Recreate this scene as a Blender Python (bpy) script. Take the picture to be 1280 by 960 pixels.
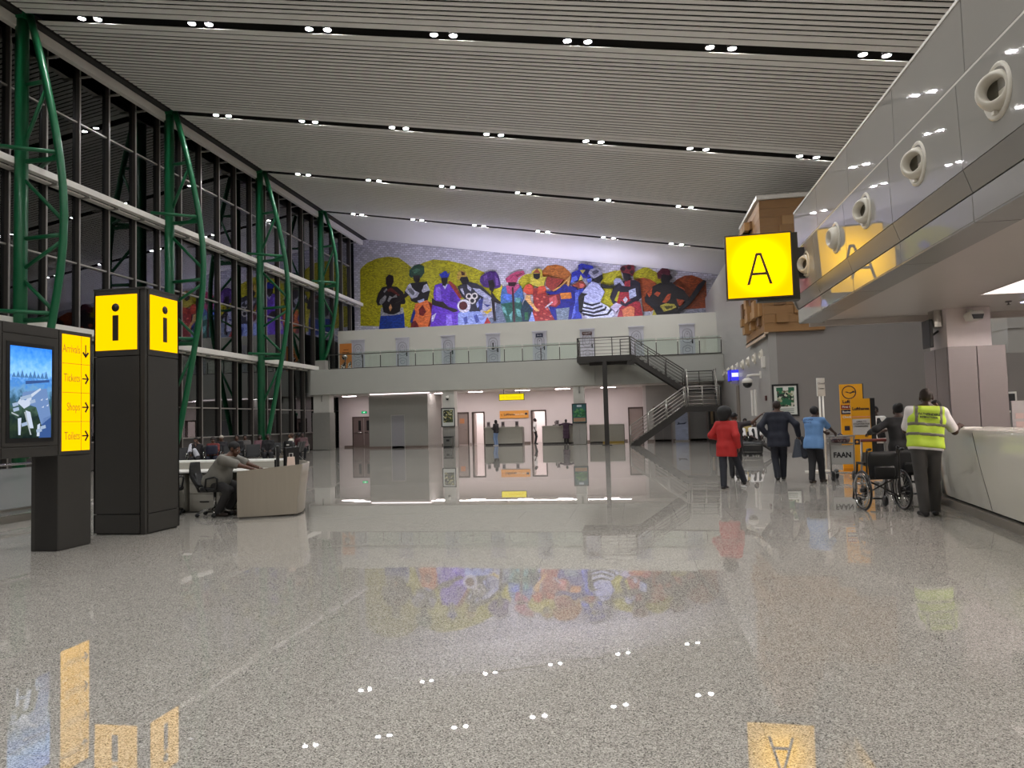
import bpy, bmesh, math, random
import numpy as np
from mathutils import Vector, Matrix, noise

for o in list(bpy.data.objects): bpy.data.objects.remove(o)
S = bpy.context.scene
COL = S.collection
R = math.radians

# ------------------------------------------------------------------ camera
def rig(pitch, yaw, roll):
    fwd = Vector((math.sin(yaw)*math.cos(pitch), math.cos(yaw)*math.cos(pitch), math.sin(pitch)))
    r0 = Vector((math.cos(yaw), -math.sin(yaw), 0)); u0 = r0.cross(fwd)
    r = r0*math.cos(roll)+u0*math.sin(roll); u = -r0*math.sin(roll)+u0*math.cos(roll)
    return Matrix(((r.x, u.x, -fwd.x), (r.y, u.y, -fwd.y), (r.z, u.z, -fwd.z)))
cam = bpy.data.cameras.new('camera'); camo = bpy.data.objects.new('camera', cam); COL.objects.link(camo)
cam.sensor_width = 36; cam.lens = 900/1280*36; cam.clip_end = 300; cam.clip_start = .05
camo.matrix_world = Matrix.Translation((0, 0, 1.5)) @ rig(.05193405, -.16978197, -.02769355).to_4x4()
S.camera = camo
# ------------------------------------------------------------------ world (night), exposure
W = bpy.data.worlds.new('night'); S.world = W; W.use_nodes = True
bg = W.node_tree.nodes['Background']; bg.inputs[0].default_value = (.010, .012, .016, 1); bg.inputs[1].default_value = .12
S.view_settings.view_transform = 'Standard'; S.view_settings.look = 'None'
S.view_settings.exposure = 0; S.view_settings.gamma = 1; S.view_settings.use_curve_mapping = False
S.cycles.use_denoising = True
S.cycles.max_bounces = 9; S.cycles.diffuse_bounces = 5; S.cycles.glossy_bounces = 4
S.cycles.transparent_max_bounces = 24; S.cycles.transmission_bounces = 6
S.cycles.sample_clamp_indirect = 3.0; S.cycles.caustics_reflective = False; S.cycles.caustics_refractive = False
FLOOD = 260.0
LAMP = 590.0      # radiance of a ceiling downlight lens
def area(name, loc, rot, sx, sy, power, col, label, cat='light'):
    l = bpy.data.lights.new(name, 'AREA'); l.shape = 'RECTANGLE'; l.size = sx; l.size_y = sy; l.energy = power; l.color = col
    o = bpy.data.objects.new(name, l); o.location = loc; o.rotation_euler = rot; COL.objects.link(o); return o

# ------------------------------------------------------------------ helpers
def lin(c):
    c = [x/255. for x in c[:3]]
    return tuple((x/12.92 if x <= .04045 else ((x+.055)/1.055)**2.4) for x in c)+(1,)
MATS = {}
def mat(name, rgb, rough=.5, metal=0., var=.06, scale=6., bump=0., ior=1.5, coat=0., emit=0., stretch=None):
    if name in MATS: return MATS[name]
    m = bpy.data.materials.new(name); m.use_nodes = True; MATS[name] = m
    n = m.node_tree.nodes; L = m.node_tree.links; b = n['Principled BSDF']
    b.inputs['Roughness'].default_value = rough; b.inputs['Metallic'].default_value = metal; b.inputs['IOR'].default_value = ior
    b.inputs['Coat Weight'].default_value = coat
    tc = n.new('ShaderNodeTexCoord'); nz = n.new('ShaderNodeTexNoise'); nz.inputs['Scale'].default_value = scale; nz.inputs['Detail'].default_value = 4
    src = tc.outputs['Object']
    if stretch:
        mp = n.new('ShaderNodeMapping'); mp.inputs['Scale'].default_value = stretch; L.new(src, mp.inputs[0]); src = mp.outputs[0]
    L.new(src, nz.inputs['Vector'])
    mx = n.new('ShaderNodeMix'); mx.data_type = 'RGBA'; c = lin(rgb)
    mx.inputs[6].default_value = tuple(x*(1-var) for x in c[:3])+(1,); mx.inputs[7].default_value = tuple(min(1, x*(1+var)) for x in c[:3])+(1,)
    L.new(nz.outputs[0], mx.inputs[0]); L.new(mx.outputs[2], b.inputs['Base Color'])
    if bump:
        bp = n.new('ShaderNodeBump'); bp.inputs['Strength'].default_value = bump; bp.inputs['Distance'].default_value = .01
        L.new(nz.outputs[0], bp.inputs['Height']); L.new(bp.outputs[0], b.inputs['Normal'])
    if emit:
        L.new(mx.outputs[2], b.inputs['Emission Color']); b.inputs['Emission Strength'].default_value = emit
    return m
def glow(name, rgb, strength, raw=None):
    if name in MATS: return MATS[name]
    m = bpy.data.materials.new(name); m.use_nodes = True; MATS[name] = m
    n = m.node_tree.nodes; L = m.node_tree.links; n.remove(n['Principled BSDF'])
    e = n.new('ShaderNodeEmission'); e.inputs[0].default_value = raw or lin(rgb); e.inputs[1].default_value = strength
    L.new(e.outputs[0], n['Material Output'].inputs[0]); return m
def boxglow(name, rgb, edge, centre, raw=None):
    """a backlit panel: its tubes light the middle of the face more than the rim"""
    m = glow(name, rgb, 1., raw); n = m.node_tree.nodes; L = m.node_tree.links; e = [x for x in n if x.type == 'EMISSION'][0]
    tc = n.new('ShaderNodeTexCoord'); mp = n.new('ShaderNodeMapping'); mp.inputs['Location'].default_value = (-.5, 0, -.5); mp.inputs['Scale'].default_value = (1, 0, 1)
    ln = n.new('ShaderNodeVectorMath'); ln.operation = 'LENGTH'; mr = n.new('ShaderNodeMapRange'); mr.interpolation_type = 'SMOOTHSTEP'
    mr.inputs[1].default_value = .12; mr.inputs[2].default_value = .56; mr.inputs[3].default_value = centre; mr.inputs[4].default_value = edge
    L.new(tc.outputs['Generated'], mp.inputs[0]); L.new(mp.outputs[0], ln.inputs[0]); L.new(ln.outputs['Value'], mr.inputs[0]); L.new(mr.outputs[0], e.inputs[1]); return m
def glassmat(name, tint, refl=1.0):
    if name in MATS: return MATS[name]
    m = bpy.data.materials.new(name); m.use_nodes = True; MATS[name] = m
    n = m.node_tree.nodes; L = m.node_tree.links; n.remove(n['Principled BSDF'])
    t = n.new('ShaderNodeBsdfTransparent'); t.inputs[0].default_value = tint
    g = n.new('ShaderNodeBsdfGlossy'); g.inputs['Roughness'].default_value = .01; g.inputs[0].default_value = (.95, .97, 1, 1)
    f = n.new('ShaderNodeFresnel'); f.inputs[0].default_value = 1.52
    k = n.new('ShaderNodeMath'); k.operation = 'MULTIPLY'; k.inputs[1].default_value = refl; k.use_clamp = True
    mx = n.new('ShaderNodeMixShader'); L.new(f.outputs[0], k.inputs[0]); L.new(k.outputs[0], mx.inputs[0])
    L.new(t.outputs[0], mx.inputs[1]); L.new(g.outputs[0], mx.inputs[2]); L.new(mx.outputs[0], n['Material Output'].inputs[0]); return m

def collage(name, cols, scale, rough=.5, emit=0.):
    """small flat print: random cells of the given colours"""
    if name in MATS: return MATS[name]
    m = bpy.data.materials.new(name); m.use_nodes = True; MATS[name] = m
    n = m.node_tree.nodes; L = m.node_tree.links; b = n['Principled BSDF']; b.inputs['Roughness'].default_value = rough
    tc = n.new('ShaderNodeTexCoord'); v = n.new('ShaderNodeTexVoronoi'); v.inputs['Scale'].default_value = scale; L.new(tc.outputs['Object'], v.inputs['Vector'])
    sp = n.new('ShaderNodeSeparateColor'); L.new(v.outputs['Color'], sp.inputs[0]); r = n.new('ShaderNodeValToRGB'); L.new(sp.outputs[0], r.inputs[0]); cr = r.color_ramp; cr.interpolation = 'CONSTANT'
    for i, c in enumerate(cols):
        e = cr.elements[i] if i < 2 else cr.elements.new(i/len(cols)); e.position = i/len(cols); e.color = lin(c)
    L.new(r.outputs[0], b.inputs['Base Color']); return m

class MB:
    def __init__(s): s.v = []; s.f = []; s.m = []; s.sm = []
    def add(s, v, f, mi=0, sm=False):
        b = len(s.v); s.v += [tuple(p) for p in v]; s.f += [tuple(i+b for i in q) for q in f]; s.m += [mi]*len(f); s.sm += [sm]*len(f); return s
    def box(s, x0, x1, y0, y1, z0, z1, mi=0):
        v = [(x, y, z) for z in (z0, z1) for y in (y0, y1) for x in (x0, x1)]
        return s.add(v, [(0, 2, 3, 1), (4, 5, 7, 6), (0, 1, 5, 4), (2, 6, 7, 3), (0, 4, 6, 2), (1, 3, 7, 5)], mi)
    def tube(s, pts, r, seg=10, mi=0, cap=True, closed=False):
        P = [Vector(p) for p in pts]; n = len(P); rs = r if isinstance(r, (list, tuple)) else [r]*n
        v = []; prev = None
        for i in range(n):
            a = P[(i-1) % n] if (i > 0 or closed) else P[0]; b = P[(i+1) % n] if (i < n-1 or closed) else P[-1]
            t = (b-a).normalized()
            if prev is None: u = t.orthogonal().normalized()
            else:
                u = prev-t*prev.dot(t); u = u.normalized() if u.length > 1e-6 else t.orthogonal().normalized()
            prev = u; w = t.cross(u)
            for k in range(seg):
                q = 2*math.pi*k/seg; v.append(P[i]+(u*math.cos(q)+w*math.sin(q))*rs[i])
        f = []
        for i in range(n if closed else n-1):
            j = (i+1) % n
            for k in range(seg):
                k2 = (k+1) % seg; f.append((i*seg+k, i*seg+k2, j*seg+k2, j*seg+k))
        if cap and not closed: f += [tuple(range(seg-1, -1, -1)), tuple((n-1)*seg+k for k in range(seg))]
        return s.add(v, f, mi, True)
    def lathe(s, prof, c=(0, 0, 0), axis='z', seg=20, mi=0):
        v = []; n = len(prof)
        for (r, h) in prof:
            for k in range(seg):
                q = 2*math.pi*k/seg; a, b = r*math.cos(q), r*math.sin(q)
                p = (a, b, h) if axis == 'z' else ((h, a, b) if axis == 'x' else (b, h, a))
                v.append((p[0]+c[0], p[1]+c[1], p[2]+c[2]))
        f = [(i*seg+k, i*seg+(k+1) % seg, (i+1)*seg+(k+1) % seg, (i+1)*seg+k) for i in range(n-1) for k in range(seg)]
        f += [tuple(range(seg-1, -1, -1)), tuple((n-1)*seg+k for k in range(seg))]
        return s.add(v, f, mi, True)
    def prism(s, poly, d0, d1, ax='y', mi=0):
        """poly of 2-D points, extruded along ax from d0 to d1 ('y': points are (x,z); 'x': (y,z); 'z': (x,y))"""
        n = len(poly)
        def P(p, d): return (p[0], d, p[1]) if ax == 'y' else ((d, p[0], p[1]) if ax == 'x' else (p[0], p[1], d))
        v = [P(p, d0) for p in poly]+[P(p, d1) for p in poly]
        f = [tuple(range(n)), tuple(range(2*n-1, n-1, -1))]+[(i, i+n, (i+1) % n+n, (i+1) % n) for i in range(n)]
        return s.add(v, f, mi)
    def build(s, name, mats, parent=None, off=None, bevel=0, fix=True):
        me = bpy.data.meshes.new(name); v = s.v
        if off is not None: v = [(p[0]-off[0], p[1]-off[1], p[2]-off[2]) for p in v]
        me.from_pydata(v, [], s.f); me.polygons.foreach_set('material_index', s.m); me.polygons.foreach_set('use_smooth', s.sm)
        if fix:
            b = bmesh.new(); b.from_mesh(me); bmesh.ops.recalc_face_normals(b, faces=b.faces); b.to_mesh(me); b.free()
        for m in (mats if isinstance(mats, (list, tuple)) else [mats]): me.materials.append(m)
        me.update(); o = bpy.data.objects.new(name, me); COL.objects.link(o)
        if parent is not None: o.parent = parent
        if bevel:
            bv = o.modifiers.new('edge', 'BEVEL'); bv.width = bevel; bv.segments = 2; bv.limit_method = 'ANGLE'
        return o
def tag(o, label=None, cat=None, group=None, kind=None):
    if label: o['label'] = label
    if cat: o['category'] = cat
    if group: o['group'] = group
    if kind: o['kind'] = kind
    return o
def root(name, label, cat, loc=(0, 0, 0), rz=0, group=None, kind=None):
    o = bpy.data.objects.new(name, None); o.empty_display_size = .1; COL.objects.link(o); o.location = loc; o.rotation_euler = (0, 0, rz)
    return tag(o, label, cat, group, kind)
def struct(name, loc=(0, 0, 0)): return root(name, None, None, loc, 0, None, 'structure')
def inst(src, parent, loc, name=None):
    o = src.copy(); COL.objects.link(o); o.parent = parent; o.location = loc
    return o
def copy_tree(o, parent=None):
    c = o.copy(); COL.objects.link(c); c.parent = parent
    for ch in list(o.children): copy_tree(ch, c)
    return c
FY = (R(90), 0, 0); FX = (R(90), 0, R(90))       # lettering that faces -Y / +X
def text(body, size, loc, rot, m, parent, align='CENTER', ext=.002, name='lettering', sx=1., bold=0.):
    c = bpy.data.curves.new(name, 'FONT'); c.body = body; c.size = size; c.extrude = ext; c.align_x = align; c.align_y = 'CENTER'; c.offset = bold
    c.resolution_u = 3
    t = bpy.data.objects.new(name+'_curve', c); COL.objects.link(t); c.materials.append(m)
    bpy.context.view_layer.update(); me = bpy.data.meshes.new_from_object(t.evaluated_get(bpy.context.evaluated_depsgraph_get()))
    bpy.data.objects.remove(t); bpy.data.curves.remove(c); me.name = name
    if not me.materials: me.materials.append(m)
    o = bpy.data.objects.new(name, me); COL.objects.link(o); o.location = loc; o.rotation_euler = rot; o.scale = (sx, 1, 1)
    if parent is not None: o.parent = parent
    return o
def ceil_z(x): return 12.62-.167*x

# ------------------------------------------------------------------ shared materials
M_white = mat('white_paint', (212, 209, 202), .45)
M_grey = mat('grey_wall', (128, 122, 118), .55, var=.03, scale=2)
M_greyr = mat('right_wall_paint', (150, 147, 143), .38, var=.03, scale=2)
M_slab = mat('balcony_paint', (178, 178, 170), .5, var=.03, scale=1.5)
M_pink = mat('counter_wall_paint', (226, 216, 214), .55, var=.02, scale=2)
M_dark = mat('dark_frame', (48, 45, 43), .45)
M_black = mat('black_plastic', (22, 22, 23), .4)
M_steel = mat('brushed_steel', (178, 174, 166), .28, .9, var=.05, scale=3, stretch=(1, 1, 30))
M_chrome = mat('chrome', (205, 205, 205), .12, 1.)
M_green = mat('green_steel', (22, 100, 62), .34, var=.08, coat=.2)
M_rail = mat('rail_white', (226, 222, 214), .4)
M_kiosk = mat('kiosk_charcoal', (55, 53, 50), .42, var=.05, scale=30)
M_kdark = mat('kiosk_joint', (16, 16, 16), .5)
M_yel = glow('yellow_lightbox', None, 1.0, (1.5, .78, 0, 1))
M_yelA = boxglow('yellow_gate_lightbox', None, .72, 1.7, (1.95, 1.05, 0, 1))
M_ink = mat('sign_ink', (40, 34, 14), .5)
M_alu = mat('grey_panel', (160, 157, 152), .022, .0, var=.015, scale=1.2, ior=2.05)
M_counter = mat('counter_gloss', (234, 230, 218), .12, var=.03, scale=2, ior=1.7)
M_stone = mat('kick_steel', (176, 170, 160), .3, .6)
M_glass = glassmat('clear_glass', (.90, .95, .93, 1), 1.3)
M_cglass = glassmat('curtain_glass', (.5, .53, .55, 1), 2.3)
# ================================================================== FLOOR
def floor_mat(name, joints):
    m = bpy.data.materials.new(name); m.use_nodes = True; MATS[name] = m
    n = m.node_tree.nodes; L = m.node_tree.links; b = n['Principled BSDF']
    ge = n.new('ShaderNodeNewGeometry')
    v1 = n.new('ShaderNodeTexVoronoi'); v1.inputs['Scale'].default_value = 185; L.new(ge.outputs['Position'], v1.inputs['Vector'])
    r1 = n.new('ShaderNodeValToRGB'); cr = r1.color_ramp; cr.interpolation = 'CONSTANT'
    cols = [(0, (96, 93, 88)), (.14, (146, 142, 135)), (.38, (172, 167, 159)), (.68, (190, 185, 176)), (.9, (214, 209, 199))]
    for i, (p, c) in enumerate(cols):
        e = cr.elements[i] if i < 2 else cr.elements.new(p)
        e.position = p; e.color = lin(c)
    sp = n.new('ShaderNodeSeparateColor'); L.new(v1.outputs['Color'], sp.inputs[0]); L.new(sp.outputs[0], r1.inputs[0])
    col = r1.outputs[0]
    nz = n.new('ShaderNodeTexNoise'); nz.inputs['Scale'].default_value = .5; nz.inputs['Detail'].default_value = 3; L.new(ge.outputs['Position'], nz.inputs['Vector'])
    mr = n.new('ShaderNodeMapRange'); mr.inputs[3].default_value = .93; mr.inputs[4].default_value = 1.07; L.new(nz.outputs[0], mr.inputs[0])
    mu = n.new('ShaderNodeMix'); mu.data_type = 'RGBA'; mu.blend_type = 'MULTIPLY'; mu.inputs[0].default_value = 1
    cb = n.new('ShaderNodeCombineColor'); [L.new(mr.outputs[0], cb.inputs[i]) for i in range(3)]
    L.new(col, mu.inputs[6]); L.new(cb.outputs[0], mu.inputs[7]); col = mu.outputs[2]
    if joints:
        br = n.new('ShaderNodeTexBrick'); br.offset = 0; br.inputs['Scale'].default_value = 1; br.inputs['Mortar Size'].default_value = .004
        br.inputs['Brick Width'].default_value = .8; br.inputs['Row Height'].default_value = .8; br.inputs['Mortar Smooth'].default_value = .1
        mp = n.new('ShaderNodeMapping'); mp.inputs['Location'].default_value = (-.54+80, -3.82+80, 0); L.new(ge.outputs['Position'], mp.inputs[0]); L.new(mp.outputs[0], br.inputs['Vector'])
        mj = n.new('ShaderNodeMix'); mj.data_type = 'RGBA'; mj.inputs[7].default_value = lin((146, 141, 134))
        L.new(br.outputs['Fac'], mj.inputs[0]); L.new(col, mj.inputs[6]); col = mj.outputs[2]
    L.new(col, b.inputs['Base Color']); b.inputs['Roughness'].default_value = .012; b.inputs['IOR'].default_value = 1.75
    return m
M_tile = floor_mat('granite_tile', False); M_floor = floor_mat('granite_floor', True)
X0, Y0 = .54-.8*11, 3.82-.8*2      # tile field x -8.26 .. 5.34, y 2.22 .. 11.02
NX, NY = 17, 11
fl = MB()
XL, XR, YB, YF = -21.45, 16., -14., 50.5
fl.box(XL, X0, YB, YF, -.12, 0); fl.box(X0+.8*NX, XR, YB, YF, -.12, 0)
fl.box(X0, X0+.8*NX, YB, Y0, -.12, 0); fl.box(X0, X0+.8*NX, Y0+.8*NY, YF, -.12, 0)
fl.box(X0, X0+.8*NX, Y0, Y0+.8*NY, -.12, -.02, 1)
FLOOR = tag(fl.build('floor', [M_floor, mat('tile_bed', (120, 116, 110), .8)]), kind='structure')
tb = MB(); g = .0007
tb.box(g, .8-g, g, .8-g, -.02, 0)
t0 = tb.build('floor_tile', M_tile, FLOOR); rnd = random.Random(4)
for i in range(NX):
    for j in range(NY):
        o = t0 if (i, j) == (0, 0) else inst(t0, FLOOR, (0, 0, 0))
        o.location = (X0+.8*i, Y0+.8*j, -rnd.random()*.0006); o.rotation_euler = (rnd.gauss(0, .00035), rnd.gauss(0, .00035), 0)

# ================================================================== CEILING
CEIL = struct('ceiling')
M_slat = mat('ceiling_slat_white', (242, 240, 234), .42, var=.03, scale=1.5)
M_plenum = mat('plenum_dark', (30, 26, 20), .8)
pl = MB(); pl.add([(-21.4, -14, ceil_z(-21.4)+.9), (16, -14, ceil_z(16)+.9), (16, 54, ceil_z(16)+.9), (-21.4, 54, ceil_z(-21.4)+.9)], [(0, 1, 2, 3)])
pl.build('plenum_deck', M_plenum, CEIL)
def slat_mesh(w):
    b = MB(); x0, x1 = -20.2, 16; h = w/2
    prof = [(-h, .022), (-h, .006), (-h+.01, 0), (h-.01, 0), (h, .006), (h, .022)]
    v = [(x, y, ceil_z(x)+z) for x in (x0, x1) for (y, z) in prof]; n = len(prof)
    b.add(v, [(i, i+1, n+i+1, n+i) for i in range(n-1)]+[tuple(range(n-1, -1, -1)), tuple(range(n, 2*n))])
    return b
s_n = slat_mesh(.170).build('ceiling_slat', M_slat, CEIL); s_w = slat_mesh(.28).build('ceiling_slat', M_slat, CEIL)
first = {0: True, 1: True}
def put_slat(y, wide):
    src = s_w if wide else s_n
    if first[wide]: src.location = (0, y, 0); first[wide] = False
    else: inst(src, CEIL, (0, y, 0))
for k in range(-3, 5):
    yb = 21.2+8*(k-1)                  # slot centre of row k
    y = yb+.21
    seq = [1, 1]+[0]*24+[1, 1]
    for w in seq:
        p = .345 if w else .2583
        if y+p/2 < 52.9: put_slat(y+p/2, w)
        y += p
# truss bars up in the slots
tr = MB()
for k in range(0, 4):
    y = 21.2+8*k; x = -19.8
    while x < 14:
        a = (x, y+.12, ceil_z(x)+.75); b_ = (x+.55, y-.05, ceil_z(x+.55)+.12); c = (x+1.1, y+.12, ceil_z(x+1.1)+.75)
        tr.tube([a, b_], .018, 5); tr.tube([b_, c], .018, 5); x += 1.1
tag(tr.build('slot_truss_bars', mat('truss_bar', (96, 78, 52), .5), CEIL), kind='stuff')
# ------------------------------------------------------------------ downlights: pairs in every slot
LENS = glow('downlight_lens', (251, 251, 252), LAMP)
def make_light():
    rt = root('ceiling_light', '', 'light')
    for sx in (-.31, .31):
        h = MB(); h.lathe([(.14, .22), (.14, -.045), (.126, -.045), (.118, .02)], (sx, 0, -.167*sx), 'z', 16); h.build('housing', M_dark, rt)
    for sx in (-.31, .31):
        l = MB(); l.lathe([(.117, .01), (.11, -.025), (.06, -.04)], (sx, 0, -.167*sx), 'z', 12); l.build('lens', LENS, rt)
    return rt
ORD = ['first', 'second', 'third', 'fourth', 'fifth', 'sixth', 'seventh', 'eighth', 'ninth', 'tenth']
proto = make_light(); used = False
for k in range(-3, 5):
    for c in range(8):
        x = -17.93+4.147*c; y = 21.2+8*(k-1)
        if k >= 1: lb = 'twin downlight, %s from the glass wall, in the %s ceiling slot before the mural' % (ORD[c], ORD[4-k])
        else: lb = 'twin downlight, %s from the glass wall, in the %s slot overhead behind the view' % (ORD[c], ORD[-k])
        o = proto if not used else copy_tree(proto); used = True
        o.location = (x, y, ceil_z(x)+.055); tag(o, lb, 'light', 'twin downlights in the ceiling slots')

# ================================================================== SHELL WALLS
def wall(name, boxes, m, bevel=0):
    b = MB()
    for q in boxes: b.box(*q)
    return tag(b.build(name, m, bevel=bevel), kind='structure')
wall('wall_rear', [(-21.6, 16, -14.2, -14, 0, 17)], M_grey)
wall('wall_left', [(-21.7, -21.45, -14, 5.1, 0, 17)], mat('left_rear_wall', (90, 86, 82), .6))
wall('wall_right', [(5.15, 5.45, 29.2, 52.9, 0, 9.95)], M_greyr)
wall('wall_front', [(5.45, 16, 29.2, 29.5, 0, 9.95)], M_grey)
wall('wall_side', [(16, 16.2, -14, 53, 0, 12)], M_grey)
# mural wall
def brick_mat(name, rgb, contrast=.16, bw=.30, bh=.15):
    if name in MATS: return MATS[name]
    m = bpy.data.materials.new(name); m.use_nodes = True; MATS[name] = m
    n = m.node_tree.nodes; L = m.node_tree.links; b = n['Principled BSDF']
    ge = n.new('ShaderNodeNewGeometry'); mp = n.new('ShaderNodeMapping'); mp.inputs['Rotation'].default_value = (R(-90), 0, 0); mp.inputs['Location'].default_value = (60, 0, 0)
    L.new(ge.outputs['Position'], mp.inputs[0])
    br = n.new('ShaderNodeTexBrick'); br.inputs['Scale'].default_value = 1; br.inputs['Brick Width'].default_value = bw; br.inputs['Row Height'].default_value = bh
    br.inputs['Mortar Size'].default_value = .018; br.inputs['Bias'].default_value = 0
    c = lin(rgb); br.inputs['Color1'].default_value = tuple(x*(1-contrast*1.5) for x in c[:3])+(1,); br.inputs['Color2'].default_value = tuple(min(1, x*(1+contrast)) for x in c[:3])+(1,)
    br.inputs['Mortar'].default_value = tuple(x*.55 for x in c[:3])+(1,)
    L.new(mp.outputs[0], br.inputs['Vector']); L.new(br.outputs[0], b.inputs['Base Color']); b.inputs['Roughness'].default_value = .4
    bp = n.new('ShaderNodeBump'); bp.inputs['Strength'].default_value = .6; bp.inputs['Distance'].default_value = .02; bp.invert = True
    L.new(br.outputs['Fac'], bp.inputs['Height']); L.new(bp.outputs[0], b.inputs['Normal'])
    return m
wb = MB(); wb.prism([(-21.4, 5.1), (8, 5.1), (8, ceil_z(8)), (-21.4, ceil_z(-21.4))], 53, 53.3)
tag(wb.build('wall_back', brick_mat('mural_brick_white', (204, 202, 210), .16)), kind='structure')
# ================================================================== GLASS CURTAIN WALL (left)
WIN = struct('window_1', (-21.3, 21.3, 0))
M_mull = mat('mullion_bronze', (74, 69, 65), .4, .2)
M_mullf = mat('mullion_face', (150, 146, 140), .35, .3)
M_spand = mat('spandrel_panel', (66, 63, 60), .35)
LEV = [0, 1.13, 2.6, 5.3, 8.1, 10.85, 13.7, 16.1]
b = MB(); b.box(-.14, .16, -.05, .035, 0, 16.15); b.box(.16, .17, -.024, .035, 0, 16.15, 1)
m0 = b.build('mullion', [M_mull, M_mullf], WIN); m0.location = (0, 5.3-21.3, 0)
ks = [5.3+1.6*i for i in range(0, 30)]
for y in ks[1:]: inst(m0, WIN, (0, y-21.3, 0))
paneM = {}
for r in range(7):
    z0, z1 = LEV[r], LEV[r+1]; b = MB(); b.box(-.012, .012, .037, 1.563, z0+.03, z1-.03)
    paneM[r] = b.build('spandrel' if r == 0 else 'pane', M_spand if r == 0 else M_cglass, WIN); paneM[r].location = (0, ks[0]-21.3, 0)
    for y in ks[1:-1]: inst(paneM[r], WIN, (0, y-21.3, 0))
for z in LEV[1:]:
    b = MB(); b.box(-.05, .09, ks[0]-21.3, ks[-1]-21.3, z-.03, z+.03); b.build('transom', M_mullf, WIN)
# dark outer bracing seen through the panes
# white horizontal rails and eave beam
def longbeam(name, x0, x1, y0, y1, z0, z1, lip=True):
    b = MB(); b.box(x0, x1, y0, y1, z0, z1)
    if lip: b.box(x0-.25, x0+.02, y0, y1, z0-.10, z0-.04)
    return tag(b.build(name, M_rail, bevel=.012), kind='structure')
longbeam('trim_1', -20.92, -20.66, 5.3, 53, 10.78, 11.02)
longbeam('trim_2', -20.92, -20.66, 5.3, 45.1, 5.24, 5.50)
longbeam('trim_3', -20.86, -20.62, 5.3, 53, 15.62, 15.98, False)
b = MB(); b.box(-20.9, -20.35, 5.3, 53, 16.0, 16.25); tag(b.build('trim_4', mat('eave_gap_shade', (40, 37, 35), .6)), kind='structure')  # dark strip painted in place of the shaded gap above the eave beam
# small brackets from mullions to rails
br = MB(); br.box(.16, .5, -.05, .05, 10.66, 10.72)
b0 = None
for z in (10.68, 15.5, 5.16):
    for y in ks:
        if y < 13 or (z < 6 and y > 45): continue
        q = MB(); 
        if b0 is None:
            q.box(.17, .62, -.05, .05, -.03, .03); b0 = q.build('bracket', M_mullf, WIN); o = b0
        else: o = b0.copy(); COL.objects.link(o)
        o.parent = WIN; o.location = (0, y-21.3, z)
# ------------------------------------------------------------------ green bow trusses
ARC = [(16.02, -20.27), (14.9, -19.95), (13.8, -19.66), (12.8, -19.43), (11.9, -19.24), (10.9, -19.06), (9.9, -18.94), (8.9, -18.89), (7.9, -18.93), (7.0, -19.03), (6.0, -19.2), (4.64, -19.46), (3.4, -19.71), (2.15, -19.97), (1.2, -20.17), (.75, -20.32)]
def arcx(z):
    for (za, xa), (zb, xb) in zip(ARC, ARC[1:]):
        if zb <= z <= za: return xb+(xa-xb)*(z-zb)/(za-zb)
    return -20.4
PX = -20.58
def make_truss(y, label, zbase=0., high=False):
    rt = root('bow_truss', label, 'truss', (PX, y, zbase), 0, 'green bow trusses along the glass wall')
    off = (PX, 0, zbase)
    b = MB(); b.tube([(PX, 0, zbase), (PX, 0, 16.15)], .21, 20); b.build('post', M_green, rt, off)
    b = MB()
    if high: b.tube([(x, 0, z) for z, x in [(16.02, -20.27), (14.6, -19.82), (12.9, -19.52), (11.6, -19.42), (10.2, -19.47), (8.9, -19.66), (7.5, -19.93), (6.5, -20.2), (6.1, -20.4)]], .115, 14)
    else: b.tube([(x, 0, z) for z, x in ARC], .125, 14)
    b.build('bow_chord', M_green, rt, off)
    ax = (lambda z: arcx(z)) if not high else (lambda z: np.interp(z, [6.1, 6.5, 7.5, 8.9, 10.2, 11.6, 12.9, 14.6, 16.02], [-20.4, -20.2, -19.93, -19.66, -19.47, -19.42, -19.52, -19.82, -20.27]))
    for z in ([13.65, 8.25] if high else [13.65, 8.25, 5.42]):
        b = MB(); b.tube([(PX, 0, z-.05), (ax(z), 0, z)], .075, 10); b.build('strut', M_green, rt, off)
    webs = [(11.25, 13.45), (10.4, 8.7), (7.1, 8.05)] + ([] if high else [(6.9, 5.65), (2.7, 5.15)])
    for zp, za in webs:
        b = MB(); b.tube([(PX, 0, zp), (ax(za), 0, za)], .065, 10); b.build('web', M_green, rt, off)
    for z in ([11.1] if high else [11.1, 5.58]):
        b = MB(); b.box(PX, ax(z), -.05, .05, z-.28, z-.14); b.build('rail_strut', M_green, rt, off)
        for s in (-1, 1):
            b = MB(); b.tube([(-20.75, 1.05*s, z+.02), (ax(z), 0, z)], .07, 10); b.build('plan_brace', M_green, rt, off)
    b = MB(); b.box(PX-.25, PX+.25, -.25, .25, 15.9, 16.2) ; b.box(PX-.3, PX+.3, -.3, .3, zbase, zbase+.04); b.build('end_plates', M_green, rt, off)
    return rt
make_truss(13.2, 'green bow truss just outside the left edge of the view')
make_truss(21.2, 'green bow truss rising behind the directory sign, largest of the trusses in view')
make_truss(29.2, 'green bow truss standing just behind the information pillar')
make_truss(37.2, 'green bow truss behind the seated passengers, third from the front')
make_truss(45.2, 'smallest green bow truss, standing on a plinth on the balcony', 5.9, True)
b = MB(); b.box(-.36, .36, -.36, .36, 0, .74)
pp = b.build('plinth', mat('plinth_grey', (158, 155, 148), .5), bevel=.01); pp.location = (PX, 45.2, 5.15); tag(pp, 'grey plinth on the balcony under the farthest green truss', 'plinth')

BALG = mat('balustrade_reflection_tint', (172, 176, 178), .05, var=.03, ior=1.6); BALG.node_tree.nodes['Principled BSDF'].inputs['Alpha'].default_value = .5  # half-clear grey colour stands in for the reflections in the glass panes
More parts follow.
